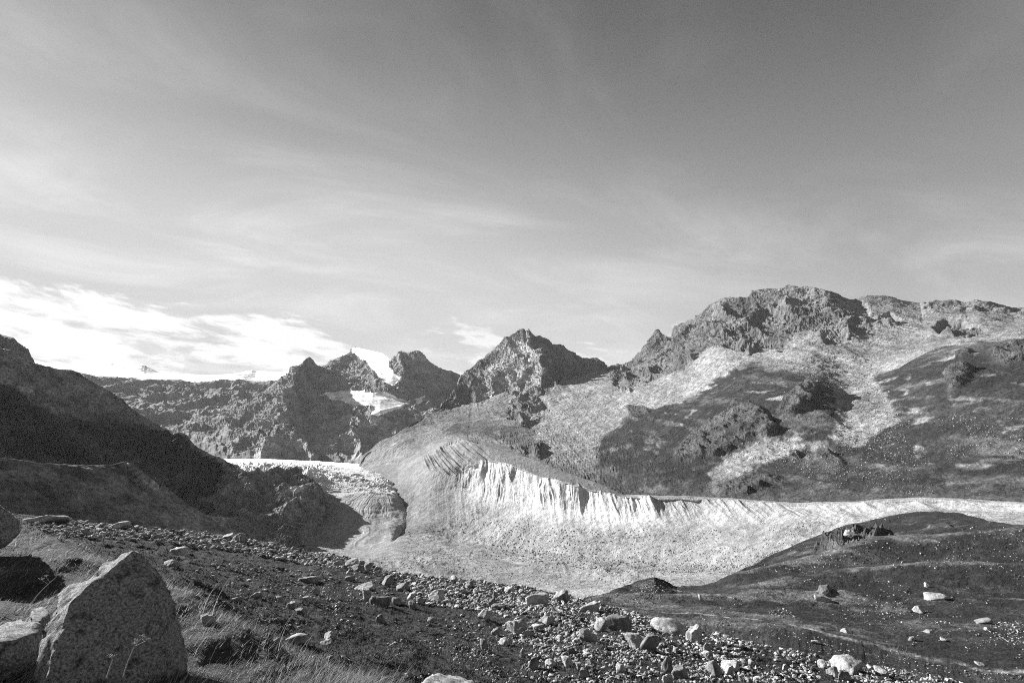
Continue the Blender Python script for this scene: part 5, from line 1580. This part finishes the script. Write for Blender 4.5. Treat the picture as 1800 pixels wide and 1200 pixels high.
# ------------------------------------------------------------------ withered umbel plants
def tube(pts, rad, sides=6):
    pts = np.asarray(pts, float)
    V, Fc = [], []
    for i, p in enumerate(pts):
        d = pts[min(i + 1, len(pts) - 1)] - pts[max(i - 1, 0)]
        d /= np.linalg.norm(d)
        a = np.cross(d, [0.3, 1, 0.1])
        a /= np.linalg.norm(a)
        b = np.cross(d, a)
        for s_ in range(sides):
            an = 2 * math.pi * s_ / sides
            V.append(p + (a * math.cos(an) + b * math.sin(an)) * rad[i])
        if i:
            for s_ in range(sides):
                n_ = (s_ + 1) % sides
                Fc.append([(i - 1) * sides + s_, (i - 1) * sides + n_, i * sides + n_, i * sides + s_])
    return np.array(V), np.array(Fc, np.int32)


M_STRAW = stone_mat('withered_stalk', 0.25, 30.0, 0.3, 0.2, 0.002, 0.1, 0.0)
M_SEED = stone_mat('seed_head', 0.3, 40.0, 0.3, 0.2, 0.002, 0.1, 0.0)


def umbel(u, v, d, hgt, lean, nhead, label, seed):
    r = np.random.RandomState(seed)
    base = P(u, v, d)
    e = bpy.data.objects.new('withered_umbel', None)
    COL.objects.link(e)
    e.location = base
    e.empty_display_size = 0.05
    tag(e, label, 'plant', group='withered umbels by the great boulder')
    pts = [np.array([lean[0] * f ** 1.4, lean[1] * f, hgt * f]) for f in np.linspace(0, 1, 7)]
    vv, ff = tube(pts, np.linspace(0.004, 0.0025, 7))
    o = bpy.data.objects.new('stem', mesh_from('stem', vv, ff, M_STRAW))
    COL.objects.link(o)
    o.parent = e
    for k in range(nhead):
        f = r.uniform(0.72, 1.0) if k else 1.0
        at = np.array([lean[0] * f ** 1.4, lean[1] * f, hgt * f])
        tip = at + np.array([r.uniform(-0.05, 0.06), r.uniform(-0.03, 0.03), r.uniform(0.02, 0.05)]) * (1 if k else 0.4)
        VV, FF, off = [], [], 0
        for j in range(9):
            ray_tip = tip + np.array([r.uniform(-0.016, 0.016), r.uniform(-0.014, 0.014), r.uniform(0.003, 0.012)])
            a_, b_ = tube([tip, ray_tip], [0.0012, 0.001], 4)
            VV.append(a_); FF.append(np.concatenate([b_, b_[:0]]) + off); off += len(a_)
        vv, ff = np.concatenate(VV), np.concatenate(FF)
        h_ = bpy.data.objects.new('flower_head', mesh_from('flower_head', np.concatenate([vv]), ff, M_STRAW))
        COL.objects.link(h_)
        h_.parent = e
        sv, sf = ICO[1]
        SV, SF = [], []
        for j in range(12):
            c_ = tip + np.array([r.uniform(-0.017, 0.017), r.uniform(-0.015, 0.015), r.uniform(0.003, 0.013)])
            SV.append(sv * r.uniform(0.002, 0.004) + c_)
            SF.append(sf + 12 * 0 + j * len(sv))
        g_ = bpy.data.objects.new('seeds', mesh_from('seeds', np.concatenate(SV), np.concatenate(SF), M_SEED, False))
        COL.objects.link(g_)
        g_.parent = h_
        a_, b_ = tube([at, tip], [0.002, 0.0015], 5)
        s_ = bpy.data.objects.new('branch', mesh_from('branch', a_, b_, M_STRAW))
        COL.objects.link(s_)
        s_.parent = e
    return e


umbel(217, 1188, 4.3, 0.19, (0.05, 0.0), 4, 'tall withered umbel before the shaded face of the great boulder', 1)
umbel(188, 1190, 4.25, 0.10, (0.02, 0.0), 2, 'shorter withered umbel standing close beside the tall one', 2)
umbel(55, 1062, 5.6, 0.19, (0.15, 0.0), 3, 'withered umbel leaning from between the rocks beside the great boulder', 3)

# ------------------------------------------------------------------ air
def haze():
    bm = bmesh.new()
    bmesh.ops.create_cube(bm, size=1.0)
    me = bpy.data.meshes.new('haze')
    bm.to_mesh(me)
    bm.free()
    m = bpy.data.materials.new('mountain_air')
    m.use_nodes = True
    t = m.node_tree
    t.nodes.clear()
    b = NT(t)
    pv = b.n('ShaderNodeVolumePrincipled')
    pv.inputs['Color'].default_value = (0.95, 0.95, 0.95, 1)
    pv.inputs['Density'].default_value = 1.6e-5
    pv.inputs['Anisotropy'].default_value = 0.0
    out = b.n('ShaderNodeOutputMaterial')
    b.l(pv.outputs[0], out.inputs['Volume'])
    me.materials.append(m)
    o = bpy.data.objects.new('haze', me)
    COL.objects.link(o)
    o.scale = (16000, 10000, 1010)
    o.location = (0, 4200, 305)
    tag(o, 'thin bright haze veiling the far peaks', kind='stuff')


haze()
